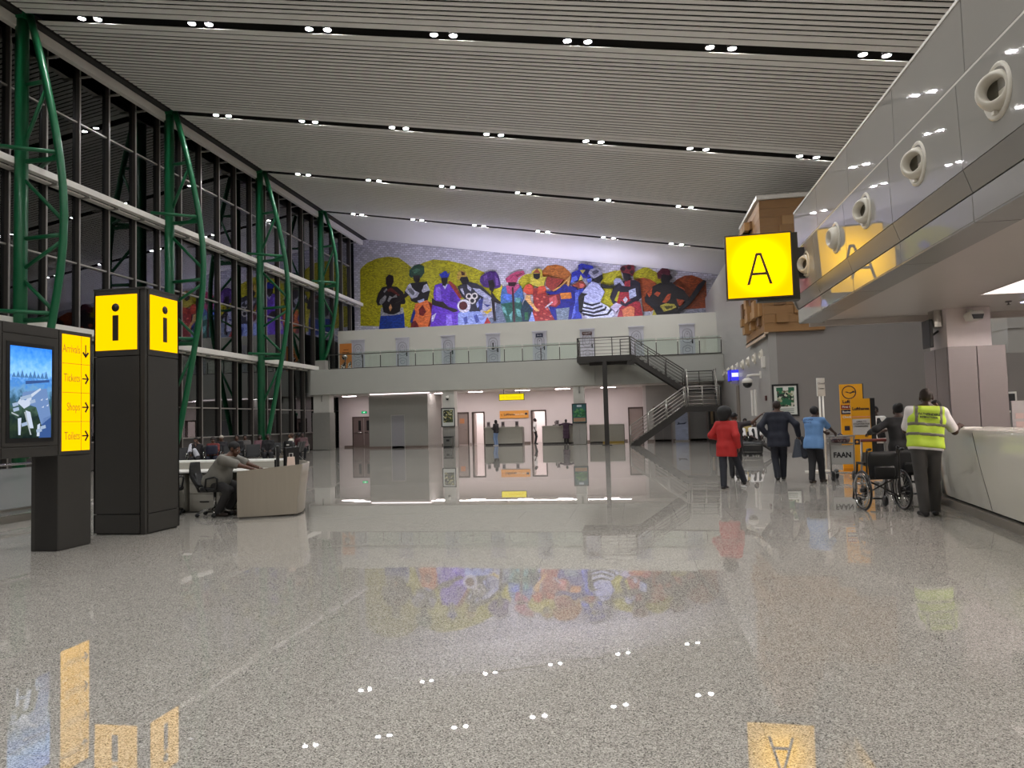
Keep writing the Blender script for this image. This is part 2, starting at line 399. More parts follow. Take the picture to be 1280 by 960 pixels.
# glass balustrade at the far left floor edge
rt = root('glass_balustrade', 'low steel framed glass balustrade beside the directory sign', 'balustrade', (-10.65, 8.5, 0))
o = (-10.65, 8.5, 0)
b = MB(); b.tube([(-10.65, 5.5, 1.0), (-10.65, 12.2, 1.0)], .025, 10); b.build('handrail', M_chrome, rt, o)
b = MB(); b.box(-10.69, -10.61, 5.5, 12.2, 0, .12); b.box(-10.70, -10.60, 5.5, 12.2, .2, .24); b.build('base_channel', M_steel, rt, o)
for i in range(5):
    y = 5.6+1.55*i
    b = MB(); b.box(-10.68, -10.62, y-.03, y+.03, .1, .98); b.build('post', M_steel, rt, o)
    if i < 4:
        b = MB(); b.box(-10.657, -10.643, y+.05, y+1.5, .14, .93); b.build('pane', BALG, rt, o)

# ================================================================== BACK: BALCONY, GROUND ROOMS
b = MB(); b.box(-20.6, -2.37, 43.4, 44.4, 3.54, 5.15); b.box(-2.37, 5.15, 43.48, 44.4, 3.54, 5.15); b.box(-21.3, 5.15, 44.4, 53, 3.75, 5.15); b.box(-20.98, -20.6, 43.9, 44.4, 3.54, 5.15)
tag(b.build('floor_balcony', M_slab, bevel=.01), kind='structure')
# recess ceiling
b = MB(); b.box(-21.3, 5.15, 44.4, 47.8, 3.52, 3.75)
tag(b.build('ceiling_recess', mat('recess_ceiling', (225, 220, 216), .5)), kind='structure')
# upper room front with openings for the doors
DX = [-18.52, -15.37, -12.20, -9.14, -6.05, -2.95, .17, 3.33]
b = MB(); xs = -19.96; Yd = 46.4
for x in DX:
    b.box(xs, x-.47, Yd, Yd+.2, 5.15, 8.0); b.box(x-.47, x+.47, Yd, Yd+.2, 7.3, 8.0); xs = x+.47
b.box(xs, 5.15, Yd, Yd+.2, 5.15, 8.0); b.box(-19.96, 5.15, Yd+.2, 52.9, 7.85, 8.0); b.box(-19.96, -19.76, Yd+.2, 52.9, 5.15, 7.85); b.box(-19.96, 5.15, 47.2, 47.3, 5.15, 7.85)
tag(b.build('wall_balcony', mat('balcony_room_paint', (208, 205, 196), .5, var=.02, scale=1)), kind='structure')
M_door = mat('lavender_door', (196, 194, 204), .35)
M_doorfr = mat('lavender_door_frame', (150, 148, 156), .35)
def oval(cx, cz, rx, rz, n=20, a0=0, a1=360): return [(cx+rx*math.cos(R(a0+(a1-a0)*i/n)), -.055, cz+rz*math.sin(R(a0+(a1-a0)*i/n))) for i in range(n+1)]
def make_door():
    rt = root('door', None, None)
    b = MB(); b.box(-.46, -.40, -.04, .16, 0, 2.13); b.box(.40, .46, -.04, .16, 0, 2.13); b.box(-.46, .46, -.04, .16, 2.05, 2.15); b.box(-.50, .50, -.08, 0, 2.13, 2.2); b.build('frame', M_door, rt)
    b = MB(); b.box(-.40, .40, -.02, .03, .01, 2.05); b.build('leaf', M_door, rt)
    b = MB()
    b.tube([(-.29, -.03, 1.2), (-.29, -.03, 1.62)]+[(x, -.03, z) for x, _, z in oval(0, 1.62, .29, .27, 12, 180, 0)]+[(.29, -.03, 1.2)]+[(x, -.03, z) for x, _, z in oval(0, 1.2, .29, .2, 10, 0, -180)], .022, 6)
    b.tube([(x, -.03, z) for x, _, z in oval(0, 1.45, .17, .27, 20)], .02, 6, closed=False)
    b.tube([(-.29, -.03, .3), (.29, -.03, .3), (.29, -.03, .72), (0, -.03, .86), (-.29, -.03, .72)], .022, 6, closed=True)
    b.tube([(x, -.03, z) for x, _, z in oval(0, .55, .16, .12, 16)], .018, 6)
    b.build('moulding', M_doorfr, rt)
    b = MB(); b.box(.27, .34, -.06, -.02, .93, 1.18); b.tube([(.30, -.055, 1.07), (.30, -.085, 1.07), (.2, -.085, 1.07)], .012, 6); b.build('lock_handle', M_black, rt)
    b = MB(); b.lathe([(.028, -.03), (.028, -.055)], (0, 0, 1.55), 'y', 12); b.build('knocker', M_black, rt)
    return rt
d0 = make_door()
for i, x in enumerate(DX):
    d = d0 if i == 0 else copy_tree(d0)
    d.location = (x, Yd, 5.15); d.name = 'door_%d' % (i+1)
    tag(d, 'ornate pale lavender panelled door, %s from the left on the balcony' % ORD[i], None, None, 'structure')
    if i in (4, 5):
        b = MB(); w = .24 if i == 4 else .31
        b.box(-w, w, -.07, -.05, 1.78, 2.02 if i == 4 else 1.99)
        p = b.build('door_sign', mat('navy_plate', (30, 34, 66), .4) if i == 4 else mat('maroon_plate', (70, 34, 30), .4), d)
        text('SALES' if i == 4 else 'AGENTS', .13, (0, -.075, 1.9 if i == 4 else 1.885), FY, mat('plate_text', (215, 215, 220), .5), d)
    if i == 3:
        b = MB(); b.lathe([(.10, -.05), (.10, -.07)], (0, 0, 1.2), 'y', 16); b.prism([(-.03, 1.3), (.03, 1.3), (.05, 1.55), (-.05, 1.55)], -.07, -.05); b.build('door_wreath', M_black, d)
# banner beside first door
rt = root('standing_banner', 'orange banner with round photo collage beside the leftmost balcony door', 'banner', (-19.33, 46.2, 5.15))
b = MB(); b.box(-.43, .43, -.03, .0, .04, 1.95); b.build('print', mat('banner_orange', (206, 128, 60), .5), rt)
b = MB()
b.lathe([(.2, -.03), (.2, -.036)], (-.08, 0, 1.02), 'y', 20)
b.prism([(-.35, .2), (-.05, .3), (.05, .62), (-.1, .7), (-.38, .45)], -.036, -.03); b.prism([(.1, .15), (.4, .3), (.4, .75), (.18, .6)], -.036, -.03)
b.build('photo_panel', collage('banner_photo', [(220, 214, 206), (60, 48, 44), (226, 222, 216), (150, 120, 100), (40, 36, 40)], 12), rt)
b = MB(); b.box(-.22, .25, -.036, -.03, 1.3, 1.36); b.box(-.15, .2, -.036, -.03, 1.5, 1.54); b.build('print_bars', mat('banner_ink', (70, 34, 24), .5), rt)
b = MB(); b.box(-.43, .43, -.08, .06, 0, .05); b.build('base', M_steel, rt)
# balcony glass railing
rt = root('balcony_railing', 'glass railing with dark posts along the balcony front', 'railing', (-7.2, 43.46, 5.15)); o = (-7.2, 43.46, 5.15)
M_post = mat('rail_post_dark', (64, 62, 58), .4, .3)
segs = [(-19.37, -3.3), (.05, 5.05)]
for a, c in segs:
    b = MB(); b.tube([(a, 43.46, 6.08), (c, 43.46, 6.08)], .028, 8); b.build('handrail', M_steel, rt, o)
    b = MB(); b.box(a, c, 43.43, 43.49, 5.15, 5.2); b.build('bottom_rail', M_post, rt, o)
bx = [-19.37, -18.23, -17.05, -15.87, -14.71, -13.56, -12.41, -11.28, -10.13, -8.99, -7.87, -6.75, -5.61, -4.46, -3.33]
for k, x in enumerate(bx):
    b = MB(); b.box(x-.025, x+.025, 43.44, 43.48, 5.2, 5.95); b.build('post', M_post, rt, o)
    if k < len(bx)-1:
        b = MB(); b.box(x+.04, bx[k+1]-.04, 43.453, 43.467, 5.22, 6.2); b.build('pane', M_glass, rt, o)
bx = [.06, 1.3, 2.55, 3.8, 5.03]
for k, x in enumerate(bx):
    b = MB(); b.box(x-.025, x+.025, 43.44, 43.48, 5.2, 5.95); b.build('post', M_post, rt, o)
    if k < len(bx)-1:
        b = MB(); b.box(x+.04, bx[k+1]-.04, 43.453, 43.467, 5.22, 6.2); b.build('pane', M_glass, rt, o)
# ---- ground floor: pink back wall with three doorways, side walls
Yp = 47.8
D_OP = [(-12.05, -11.25), (-11.0, -10.15), (-6.95, -5.95), (-.52, .45)]   # door openings
b = MB(); xs = -20.6
for a, c in D_OP: b.box(xs, a, Yp, Yp+.18, 0, 3.75); b.box(a, c, Yp, Yp+.18, 2.2, 3.75); xs = c
b.box(xs, .62, Yp, Yp+.18, 0, 3.75)
b.box(.44, .62, 46.0, Yp, 0, 3.52)
tag(b.build('wall_counters', M_pink), kind='structure')
b = MB(); b.box(.62, 5.15, 46.0, 46.2, 0, 3.54)
tag(b.build('wall_stairs', mat('stair_wall_grey', (176, 172, 168), .5, var=.03, scale=1)), kind='structure')
b = MB(); b.box(-20.6, .62, 50.3, 50.5, 0, 3.6); b.box(-20.6, .62, 47.98, 50.3, 3.45, 3.6); b.box(-12.6, -12.5, 47.98, 50.3, 0, 3.5); b.box(-5.2, -5.1, 47.98, 50.3, 0, 3.5); b.box(-9.2, -9.1, 47.98, 50.3, 0, 3.5)
tag(b.build('wall_backroom', M_pink), kind='structure')
b = MB(); xs = -20.2
for a, c in D_OP: b.box(xs, a-.1, Yp-.025, Yp, 0, .12); xs = c+.1
b.box(-17.1, -13.15, 44.47, 44.5, 0, .12); b.box(.62, 5.1, 45.97, 46, 0, .12)
tag(b.build('baseboard_back', mat('baseboard_taupe', (120, 106, 98), .4)), kind='structure')
# grey boxed-in room at left with a flush door
b = MB(); b.box(-17.1, -13.15, 44.5, Yp, 0, 3.45)
tag(b.build('wall_room', [mat('room_grey', (146, 144, 138), .5, var=.03, scale=1)]), kind='structure')
dr = struct('door_9', (-15.14, 44.5, 0))
b = MB(); b.box(-.42, .42, -.03, 0, 0, 2.08); b.build('leaf', mat('flush_door_grey', (140, 138, 142), .45), dr)
b = MB(); b.box(-.47, -.42, -.04, 0, 0, 2.13); b.box(.42, .47, -.04, 0, 0, 2.13); b.box(-.42, .42, -.04, 0, 2.08, 2.13); b.build('frame', mat('flush_door_frame', (168, 165, 160), .45), dr)
M_dfr = mat('door_frame_brown', (84, 70, 64), .45); M_dlf = mat('door_leaf_brown', (150, 136, 130), .4)
def doorway(n, a, c, leaf, z=2.2, y=Yp):
    d = struct('door_%d' % n, ((a+c)/2, y, 0)); w = (c-a)/2
    b = MB(); b.box(-w-.02, -w+.07, -.05, .18, 0, z); b.box(w-.07, w+.02, -.05, .18, 0, z); b.box(-w, w, -.05, .18, z-.08, z+.02); b.build('frame', M_dfr, d)
    if leaf == 'closed':
        b = MB(); b.box(-w+.07, w-.07, 0, .05, .01, z-.08); b.build('leaf', M_dlf, d)
        b = MB(); b.tube([(w-.15, -.01, 1.03), (w-.15, -.05, 1.03), (w-.28, -.05, 1.03)], .012, 6); b.build('handle', M_chrome, d)
    else:
        b = MB(); b.box(-w+.07, -w+.12, .06, .06+2*w-.16, .01, z-.08); b.build('leaf', M_dlf, d)
    return d
doorway(10, *D_OP[0], 'closed'); doorway(11, *D_OP[1], 'open'); doorway(12, *D_OP[2], 'open'); doorway(13, *D_OP[3], 'closed')
# notice on door_10
b = MB(); b.box(-.22, .1, -.004, 0, 1.45, 1.78); q = b.build('paper_notice', mat('notice_orange', (190, 130, 90), .6), bpy.data.objects['door_10'])
# double door with push bars at far left
d = struct('door_14', (-18.75, Yp, 0))
b = MB(); b.box(-.84, -.76, -.04, .05, 0, 2.1); b.box(.76, .84, -.04, .05, 0, 2.1); b.box(-.84, .84, -.04, .05, 2.04, 2.12); b.build('frame', M_dfr, d)
for s in (-1, 1):
    b = MB(); x0, x1 = sorted((s*.01, s*.76)); b.box(x0, x1, -.02, .03, .01, 2.04); lf = b.build('leaf', mat('fire_door', (120, 104, 100), .45), d)
    b = MB(); b.box(s*.3-.09, s*.3+.09, -.03, -.02, 1.15, 1.85); b.build('vision_panel', M_black, lf)
    b = MB(); b.tube([(s*.08, -.07, 1.02), (s*.7, -.07, 1.02)], .022, 8); b.build('push_bar', M_chrome, lf)
# exit sign
rt = root('exit_sign', 'small lit green exit sign above the double doors', 'sign', (-18.7, Yp, 2.42))
b = MB(); b.box(-.2, .2, -.05, 0, -.08, .08); b.build('case', M_dark, rt)
b = MB(); b.box(-.18, .18, -.055, -.05, -.065, .065); b.build('lit_face', glow('exit_green', (40, 200, 120), 1.0), rt)
b = MB(); b.prism([(-.03, -.04), (.03, -.03), (.05, .03), (0, .04), (-.05, .01)], -.058, -.055); b.build('running_figure', glow('exit_white', (230, 255, 240), 1.2), rt)
# stair wall doors + poster banner
d = struct('door_15', (1.6, 46, 0))
b = MB(); b.box(-.52, .52, -.03, 0, 0, 2.12); b.build('leaf', mat('grey_double_door', (104, 100, 98), .4), d)
b = MB(); b.box(-.58, -.52, -.05, 0, 0, 2.18); b.box(.52, .58, -.05, 0, 0, 2.18); b.box(-.58, .58, -.05, 0, 2.12, 2.2); b.box(-.006, .006, -.045, 0, 0, 2.12); b.build('frame', M_dlf, d)
d = struct('door_16', (3.75, 46, 0))
b = MB(); b.box(-.5, .5, -.03, 0, 0, 2.05); b.build('leaf', mat('pale_grey_door', (142, 140, 138), .4), d)
b = MB(); b.box(-.56, -.5, -.05, 0, 0, 2.1); b.box(.5, .56, -.05, 0, 0, 2.1); b.box(-.56, .56, -.05, 0, 2.05, 2.12); b.build('frame', M_dlf, d)
rt = root('roll_up_banner', 'roll-up banner with blue sea picture under the staircase', 'banner', (2.7, 45.3, 0))
mm = mat('banner_sea', (164, 172, 196), .5, var=.35, scale=2.2, stretch=(1, 1, 5))
b = MB(); b.box(-.38, .38, -.01, 0, .06, 1.75); b.build('print', mm, rt)
b = MB(); b.prism([(-.3, 1.02), (.2, 1.05), (.33, 1.18), (.12, 1.12), (-.1, 1.1), (-.2, 1.2), (-.22, 1.08)], -.014, -.01); b.build('print_plane', mat('banner_navy', (60, 66, 92), .5), rt)
b = MB(); b.box(-.42, .42, -.1, .1, 0, .07); b.build('base', M_steel, rt)
rt = root('wall_cabinet_column', 'tall narrow dark cabinet between the doors under the stair landing', 'cabinet', (4.55, 45.6, 0))
b = MB(); b.box(-.18, .18, -.1, .3, 0, 2.1); b.build('body', M_dark, rt, bevel=.01)
b = MB(); b.box(-.08, .06, -.112, -.1, 1.0, 1.8); b.build('print_strip', mat('tan_strip', (150, 130, 96), .5, var=.4, scale=12), rt)
# ---- columns
M_col = mat('column_paint', (196, 194, 186), .5); M_clad = mat('column_cladding', (150, 148, 142), .35, .2)
def column(n, x0, x1, y0, y1, zt, clad=None, m=M_col):
    b = MB(); b.box(x0, x1, y0, y1, 0, zt)
    c = struct('trim_%d' % n, ((x0+x1)/2, (y0+y1)/2, 0)); o = ((x0+x1)/2, (y0+y1)/2, 0)
    b.build('shaft', m, c, o)
    if clad:
        zc, e, seams = clad
        b = MB(); k = len(seams)+1; w = (x1-x0+2*e)/k
        for i in range(k): 
            b = MB(); b.box(x0-e+w*i+.006, x0-e+w*(i+1)-.006, y0-e, y0-e+.03, .02, zc); b.build('cladding_panel', M_clad, c, o)
        b = MB(); b.box(x0-e+.01, x1+e-.01, y0-e+.03, y1+e, .02, zc); b.build('cladding_core', M_clad, c, o)
    return c
column(10, -20.5, -19.42, 43.6, 44.3, 3.6, (2.4, .06, []))
column(11, -11.9, -11.15, 43.55, 44.3, 3.6, (1.3, .03, [0]))
column(12, -3.72, -3.08, 43.5, 44.2, 3.6, (1.4, .08, [0]))
# poster boards on columns
def poster(name, label, x0, x1, y, z0, z1, m, extra=None, frame=M_black, fw=.05):
    rt = root(name, label, 'poster', ((x0+x1)/2, y, z0)); o = ((x0+x1)/2, y, z0)
    b = MB()
    b.box(x0-fw, x0, y-.04, y, z0-fw, z1+fw); b.box(x1, x1+fw, y-.04, y, z0-fw, z1+fw); b.box(x0, x1, y-.04, y, z0-fw, z0); b.box(x0, x1, y-.04, y, z1, z1+fw); b.build('frame', frame, rt, o)
    b = MB(); b.box(x0, x1, y-.015, y, z0, z1); b.build('print', m, rt, o)
    return rt, o
p, o = poster('framed_poster', 'black framed crowd poster on the column with the black camera', -11.92, -11.15, 43.48, 1.32, 2.4, mat('poster_border', (190, 194, 188), .5))
b = MB(); b.box(-11.84, -11.23, 43.46, 43.465, 1.55, 2.32); b.build('picture', collage('poster_crowd', [(34, 40, 26), (70, 84, 44), (150, 140, 70), (60, 66, 52), (190, 186, 150), (24, 30, 30)], 14), p, o)
p, o = poster('framed_poster', 'black framed green sports field poster on the column beside the stairs', -3.77, -2.99, 43.40, 1.33, 2.42, mat('poster_teal', (42, 92, 96), .5, var=.3, scale=3))
b = MB(); b.prism([(-3.74, 1.66), (-3.02, 1.66), (-3.02, 2.0), (-3.2, 2.16), (-3.5, 2.18), (-3.74, 2.02)], 43.378, 43.385); b.build('pitch', collage('poster_pitch', [(26, 84, 50), (44, 120, 62), (30, 96, 72), (84, 140, 84)], 9), p, o)
b = MB(); b.box(-3.74, -3.02, 43.378, 43.385, 1.38, 1.6); b.build('caption_band', mat('poster_tan', (160, 128, 96), .5), p, o)
b = MB(); b.box(-3.52, -3.24, 43.378, 43.385, 2.26, 2.38); b.build('title', mat('poster_title', (190, 205, 215), .5), p, o)
rt = root('litter_bin', 'black and steel litter bin at the foot of the poster column', 'bin', (-11.5, 43.3, 0))
b = MB(); b.box(-.25, .25, -.17, .17, .08, .62); b.build('body', mat('bin_grey', (96, 96, 92), .4), rt, bevel=.02)
b = MB(); b.box(-.27, .27, -.19, .19, 0, .08); b.box(-.27, .27, -.19, .19, .62, .68); b.box(-.1, .1, -.18, -.165, .38, .5); b.build('trim', M_black, rt)
def dome(label, loc, rz=0):
    rt = root('security_camera', label, 'camera', loc, rz)
    b = MB(); b.lathe([(.09, 0), (.1, -.1), (.085, -.16)], (0, -.12, .0), 'z', 16); b.box(-.03, .03, -.12, .02, -.02, .03); b.build('housing', M_rail, rt)
    b = MB(); b.lathe([(.085, -.16), (.08, -.21), (.05, -.25), (.01, -.262)], (0, -.12, 0), 'z', 16); b.build('lens_dome', M_black, rt)
    return rt
dome('black and white dome camera under the balcony on the poster column', (-11.55, 43.55, 3.2))
for x, lb in ((-19.9, 'small grey emergency lamp under the balcony on the leftmost column'), (-3.35, 'small grey emergency lamp on the column beside the stairs')):
    b = MB(); b.box(-.05, .05, -.08, 0, -.2, .2); q = b.build('emergency_lamp', M_clad, bevel=.02); q.location = (x, 43.6 if x < -10 else 43.5, 3.3); tag(q, lb, 'lamp')
# ---- ground counters
M_ctr = mat('check_counter_grey', (158, 156, 146), .4)
def counter(label, x0, x1):
    rt = root('service_counter', label, 'counter', ((x0+x1)/2, 45.3, 0), 0, 'grey service counters under the balcony'); o = ((x0+x1)/2, 45.3, 0)
    b = MB(); b.box(x0, x1, 45.3, 45.34, .1, 1.12); b.build('front_panel', M_ctr, rt, o)
    b = MB(); b.box(x0-.03, x0, 45.3, 46, 0, 1.12); b.box(x1, x1+.03, 45.3, 46, 0, 1.12); b.build('side_panels', mat('counter_side', (112, 106, 100), .4), rt, o)
    b = MB(); b.box(x0-.04, x1+.04, 45.24, 45.6, 1.12, 1.17); b.box(x0, x1, 45.6, 46, .74, .78); b.build('top', mat('counter_top', (190, 187, 178), .3), rt, o)
    b = MB(); b.box(x0, x1, 45.33, 45.36, 0, .1); b.build('kick', M_dark, rt, o)
counter('grey service counter under the orange airline sign', -9.6, -7.2)
counter('grey service counter where the person in purple leans', -5.88, -3.85)
counter('grey service counter between the poster column and the stair post', -2.9, -.8)
b = MB(); b.box(-.65, .65, -.1, .1, 0, .1); q = b.build('floor_barrier', mat('barrier_ochre', (150, 126, 40), .5)); q.location = (-1.45, 45.0, 0); tag(q, 'low ochre barrier on the floor before the counter next to the stairs', 'barrier')
# things standing on the counters
k = 0
for x, lb in ((-9.75+.35, 'small dark display on the left end of the counter under the airline sign'), (-8.45, 'small printed stand in the middle of the counter under the airline sign'), (-7.55, 'small printed stand at the right end of the counter under the airline sign'), (-4.95, 'small printed stand on the counter left of the person in purple')):
    rt = root('counter_display', lb, 'display', (x, 45.45, 1.17), 0, 'small displays on the service counters')
    b = MB(); b.prism([(-.11, 0), (.11, 0), (.11, .34), (-.11, .34)], -.01, .01); b.build('panel', mat('display_grey', (168, 160, 160), .4), rt)
    b = MB(); b.box(-.08, .08, -.016, -.01, .08, .3); b.build('print', mat('display_print', (90, 78, 82), .5, var=.6, scale=18), rt)
    b = MB(); b.box(-.12, .12, -.06, .06, 0, .015); b.build('foot', M_black, rt)
# hanging ticketing sign
rt = root('hanging_sign', 'lit yellow ticketing sign hung from two rods under the balcony', 'sign', (-7.67, 44.5, 2.82)); 
b = MB(); b.box(-.8, .8, -.08, .08, 0, .42); b.build('case', mat('sign_case_olive', (110, 100, 20), .4), rt)
b = MB(); b.box(-.77, .77, -.09, -.08, .03, .39); b.build('lit_face', glow('ticket_yellow', (255, 232, 20), 1.0), rt)
t_ = text('Ticketing', .26, (.12, -.094, .2), FY, mat('ticket_letter', (226, 190, 10), .5, emit=.75), rt)
text('\u2192', .26, (-.55, -.094, .2), FY, MATS['ticket_letter'], rt)
for x in (-.5, .5):
    b = MB(); b.box(x-.018, x+.018, -.02, .02, .42, .72); b.build('rod', M_dark, rt)
# airline fascia sign
rt = root('airline_sign', 'orange airline fascia sign on the wall above the service counter', 'sign', (-8.1, Yp-.02, 1.72))
b = MB(); b.box(-.98, .98, -.06, 0, 0, .5); b.build('board', mat('airline_orange', (236, 166, 76), .45, var=.02), rt)
text('Lufthansa', .2, (-.32, -.064, .25), FY, mat('airline_navy', (40, 34, 50), .5), rt, bold=.004); text('Ticket Office', .15, (.36, -.064, .25), FY, mat('airline_white', (250, 236, 214), .5), rt)
b = MB(); b.box(.74, .9, -.066, -.06, .2, .34); b.build('emblem', MATS['airline_navy'], rt)
b = MB(); b.lathe([(.055, -.06), (.055, -.066)], (-.86, 0, .25), 'y', 14); b.build('emblem_disc', mat('airline_dorange', (214, 134, 50), .5), rt)
# recess lights (real tubes with pinkish light)
TUBE = glow('recess_tube', (255, 236, 238), 24.0)
for i, (x, lb) in enumerate(((-19.0, 'first'), (-12.6, 'second'), (-10.3, 'third'), (-7.2, 'fourth'), (-4.6, 'fifth'), (-1.7, 'sixth'))):
    rt = root('recess_light', '%s linear light from the left in the recess ceiling over the counters' % lb, 'light', (x, 45.9, 3.52), 0, 'linear lights in the recess ceiling')
    b = MB(); b.box(-.5, .5, -.09, .09, -.03, 0); b.build('case', M_rail, rt)
    b = MB(); b.box(-.46, .46, -.07, .07, -.045, -.03); b.build('diffuser', TUBE, rt)
area('recess_cove', (-9.5, 45.3, 3.48), (0, 0, 0), 18, .12, 260, (1, .92, .93), '')
area('recess_cove_left', (-18.9, 46, 3.48), (0, 0, 0), 1.5, .3, 16, (1, .92, .93), '')
for x in (-10.9, -6.6): area('backroom_lamp', (x, 49, 3.4), (0, 0, 0), 1.2, .4, 110, (1, .95, .96), '')
b = MB(); b.box(-17.0, -13.0, 44.42, 44.47, 3.46, 3.52); tag(b.build('trim_20', glow('cove_strip', (255, 238, 239), 2.2)), kind='structure')
# ================================================================== STEEL STAIRCASE
ST = root('staircase', 'dark steel staircase with bar railings climbing to the balcony', 'staircase', (0, 41, 0)); so = (0, 41, 0)
M_str = mat('stringer_dark', (52, 49, 46), .45, .3); M_bar = mat('stair_rail_steel', (172, 168, 160), .3, .6)
M_tread = mat('stair_tread', (92, 88, 84), .5)
def sbox(n, *q, m=None):
    b = MB(); b.box(*q); return b.build(n, m or M_str, ST, so)
def srail(p0, p1, posts=3, bars=5, h=1.05, m=None):
    m = m or M_bar; p0, p1 = Vector(p0), Vector(p1); up = Vector((0, 0, 1))
    b = MB(); b.tube([p0+up*h, p1+up*h], .03, 8); b.build('handrail', m, ST, so)
    for i in range(bars):
        z = up*(.12+(h-.2)*i/(bars-1)*.92); b = MB(); b.tube([p0+z, p1+z], .014, 6); b.build('rail_bar', m, ST, so)
    for i in range(posts):
        p = p0.lerp(p1, i/(posts-1)); b = MB(); b.tube([p-up*.05, p+up*h], .028, 8); b.build('post', m, ST, so)
def sflight(axis, p0, p1, w0, w1, n):
    """steps from p0 (low) to p1 (high) along axis 'x' or 'y', between w0,w1 on the other axis"""
    for i in range(n):
        a = p0[0]+(p1[0]-p0[0])*i/n; c = p0[0]+(p1[0]-p0[0])*(i+1)/n; z = p0[1]+(p1[1]-p0[1])*(i+1)/n
        a, c = sorted((a, c)); b = MB()
        if axis == 'x': b.box(a-.02, c+.02, w0+.05, w1-.05, z-.045, z)
        else: b.box(w0+.05, w1-.05, a-.02, c+.02, z-.045, z)
        b.build('tread', M_tread, ST, so)
    for w in (w0, w1):
        dz = .34; b = MB(); P = [(p0[0], p0[1]+.06), (p1[0], p1[1]+.06), (p1[0], p1[1]-dz+.06), (p0[0], p0[1]-dz+.06)]
        if p0[1] < .1: sl = (p1[1]-p0[1])/(p1[0]-p0[0]); P = [(p0[0], 0), (p0[0], .06), (p1[0], p1[1]+.06), (p1[0], p1[1]-dz), (p0[0]+dz/abs(sl)*(1 if p1[0] > p0[0] else -1), 0)]
        b.prism(P, w-.03, w+.03, 'y' if axis == 'x' else 'x'); b.build('stringer', M_str, ST, so)
# upper platform
sbox('platform', -3.27, -.2, 41.4, 43.38, 4.78, 5.12)
sbox('platform_beam', -2.6, -.3, 41.9, 42.3, 4.62, 4.78)
b = MB(); b.box(-1.83, -1.57, 41.0+.42, 41.0+.68, 0, 4.78); b.build('post_column', M_str, ST, so)
b = MB(); b.box(-1.98, -1.42, 41.3, 41.8, 0, .03); b.build('post_base', M_str, ST, so)
sbox('platform_bracket', -.42, 0, 41.45, 41.75, 4.55, 4.78)
# flights
sflight('x', (2.72, 3.08), (-.2, 5.12), 41.5, 42.9, 12)
sbox('rear_landing', 2.7, 4.5, 41.5, 43.2, 2.78, 3.08)
sflight('y', (40.7, 2.05), (41.55, 3.08), 2.85, 4.35, 6)
sbox('front_landing', 2.6, 4.42, 39.5, 40.75, 1.74, 2.05)
sflight('x', (-.38, 0), (2.6, 2.05), 39.5, 40.7, 12)
sbox('landing_column', 4.5, 4.66, 40.9, 41.06, 0, 3.1)
# railings
M_bard = mat('stair_rail_dark', (88, 84, 80), .35, .5)
srail((-3.22, 41.45, 5.12), (-.25, 41.45, 5.12), 4, m=M_bard); srail((-3.22, 41.45, 5.12), (-3.22, 43.3, 5.12), 3, m=M_bard)
srail((-.2, 41.5, 5.12), (2.72, 41.5, 3.1), 4, m=M_bard); srail((-.2, 42.9, 5.12), (2.72, 42.9, 3.1), 4, m=M_bard); srail((-.8, 42.9, 5.12), (-.2, 42.9, 5.12), 2, m=M_bard)
srail((2.9, 43.15, 3.08), (4.45, 43.15, 3.08), 3, m=M_bard)
srail((2.85, 41.55, 3.1), (2.85, 40.7, 2.08), 2); srail((4.4, 41.55, 3.1), (4.4, 40.7, 2.08), 2); srail((4.45, 43.1, 3.08), (4.45, 41.6, 3.08), 2, m=M_bard)
srail((-.36, 39.5, .02), (2.6, 39.5, 2.05), 4); srail((-.36, 40.7, .02), (2.6, 40.7, 2.05), 4)
srail((2.62, 39.55, 2.05), (4.38, 39.55, 2.05), 3); srail((4.38, 39.55, 2.05), (4.38, 40.6, 2.05), 2)

# ================================================================== RIGHT SIDE: wood corner, vents, wall things
M_wood = mat('wood_cladding', (140, 102, 58), .5, var=.14, scale=3, stretch=(1, 1, 9), bump=.1)
M_wood2 = mat('wood_block', (158, 120, 74), .5, var=.12, scale=4, stretch=(1, 1, 7))
M_wood3 = mat('wood_block_dark', (108, 76, 42), .5, var=.12, scale=4, stretch=(1, 1, 7))
WD = root('wood_cladding', 'stepped timber block cladding high on the corner of the right wall', 'cladding', (5.15, 29.2, 4.65)); wo = (5.15, 29.2, 4.65)
rnd = random.Random(11)
nb = 0
for r in range(15):
    z0 = 4.68+.345*r; z1 = z0+.335
    b = MB(); b.box(5.0, 7.22 if r < 2 else 9.2, 29.0, 29.19, z0, z1); b.build('plank', M_wood, WD, wo)      # front face boards
    b = MB(); b.box(5.0, 5.14, 29.2, 33.6, z0, z1); b.build('plank', M_wood, WD, wo)                       # hall side boards
for i in range(26):                                  # front blocks
    x = 5.25+rnd.random()*3.0; r = rnd.randint(1, 13); w = .35+rnd.random()*.5; h = .335*rnd.choice([1, 1, 2]); z = 4.68+.345*r
    if z+h > 9.8: continue
    d = .06+.12*rnd.random(); b = MB(); b.box(x, x+w, 29.0-d, 29.0, z, z+h); b.build('block', rnd.choice([M_wood2, M_wood, M_wood3]), WD, wo)
for i in range(40):                                  # hall side blocks
    y = 29.3+rnd.random()*3.6; r = rnd.randint(1, 13); w = .35+rnd.random()*.5; h = .335*rnd.choice([1, 1, 2]); z = 4.68+.345*r
    if z+h > 9.8: continue
    d = .08+.25*rnd.random(); b = MB(); b.box(5.0-d, 5.0, y, y+w, z, z+h); b.build('block', rnd.choice([M_wood2, M_wood2, M_wood3]), WD, wo)
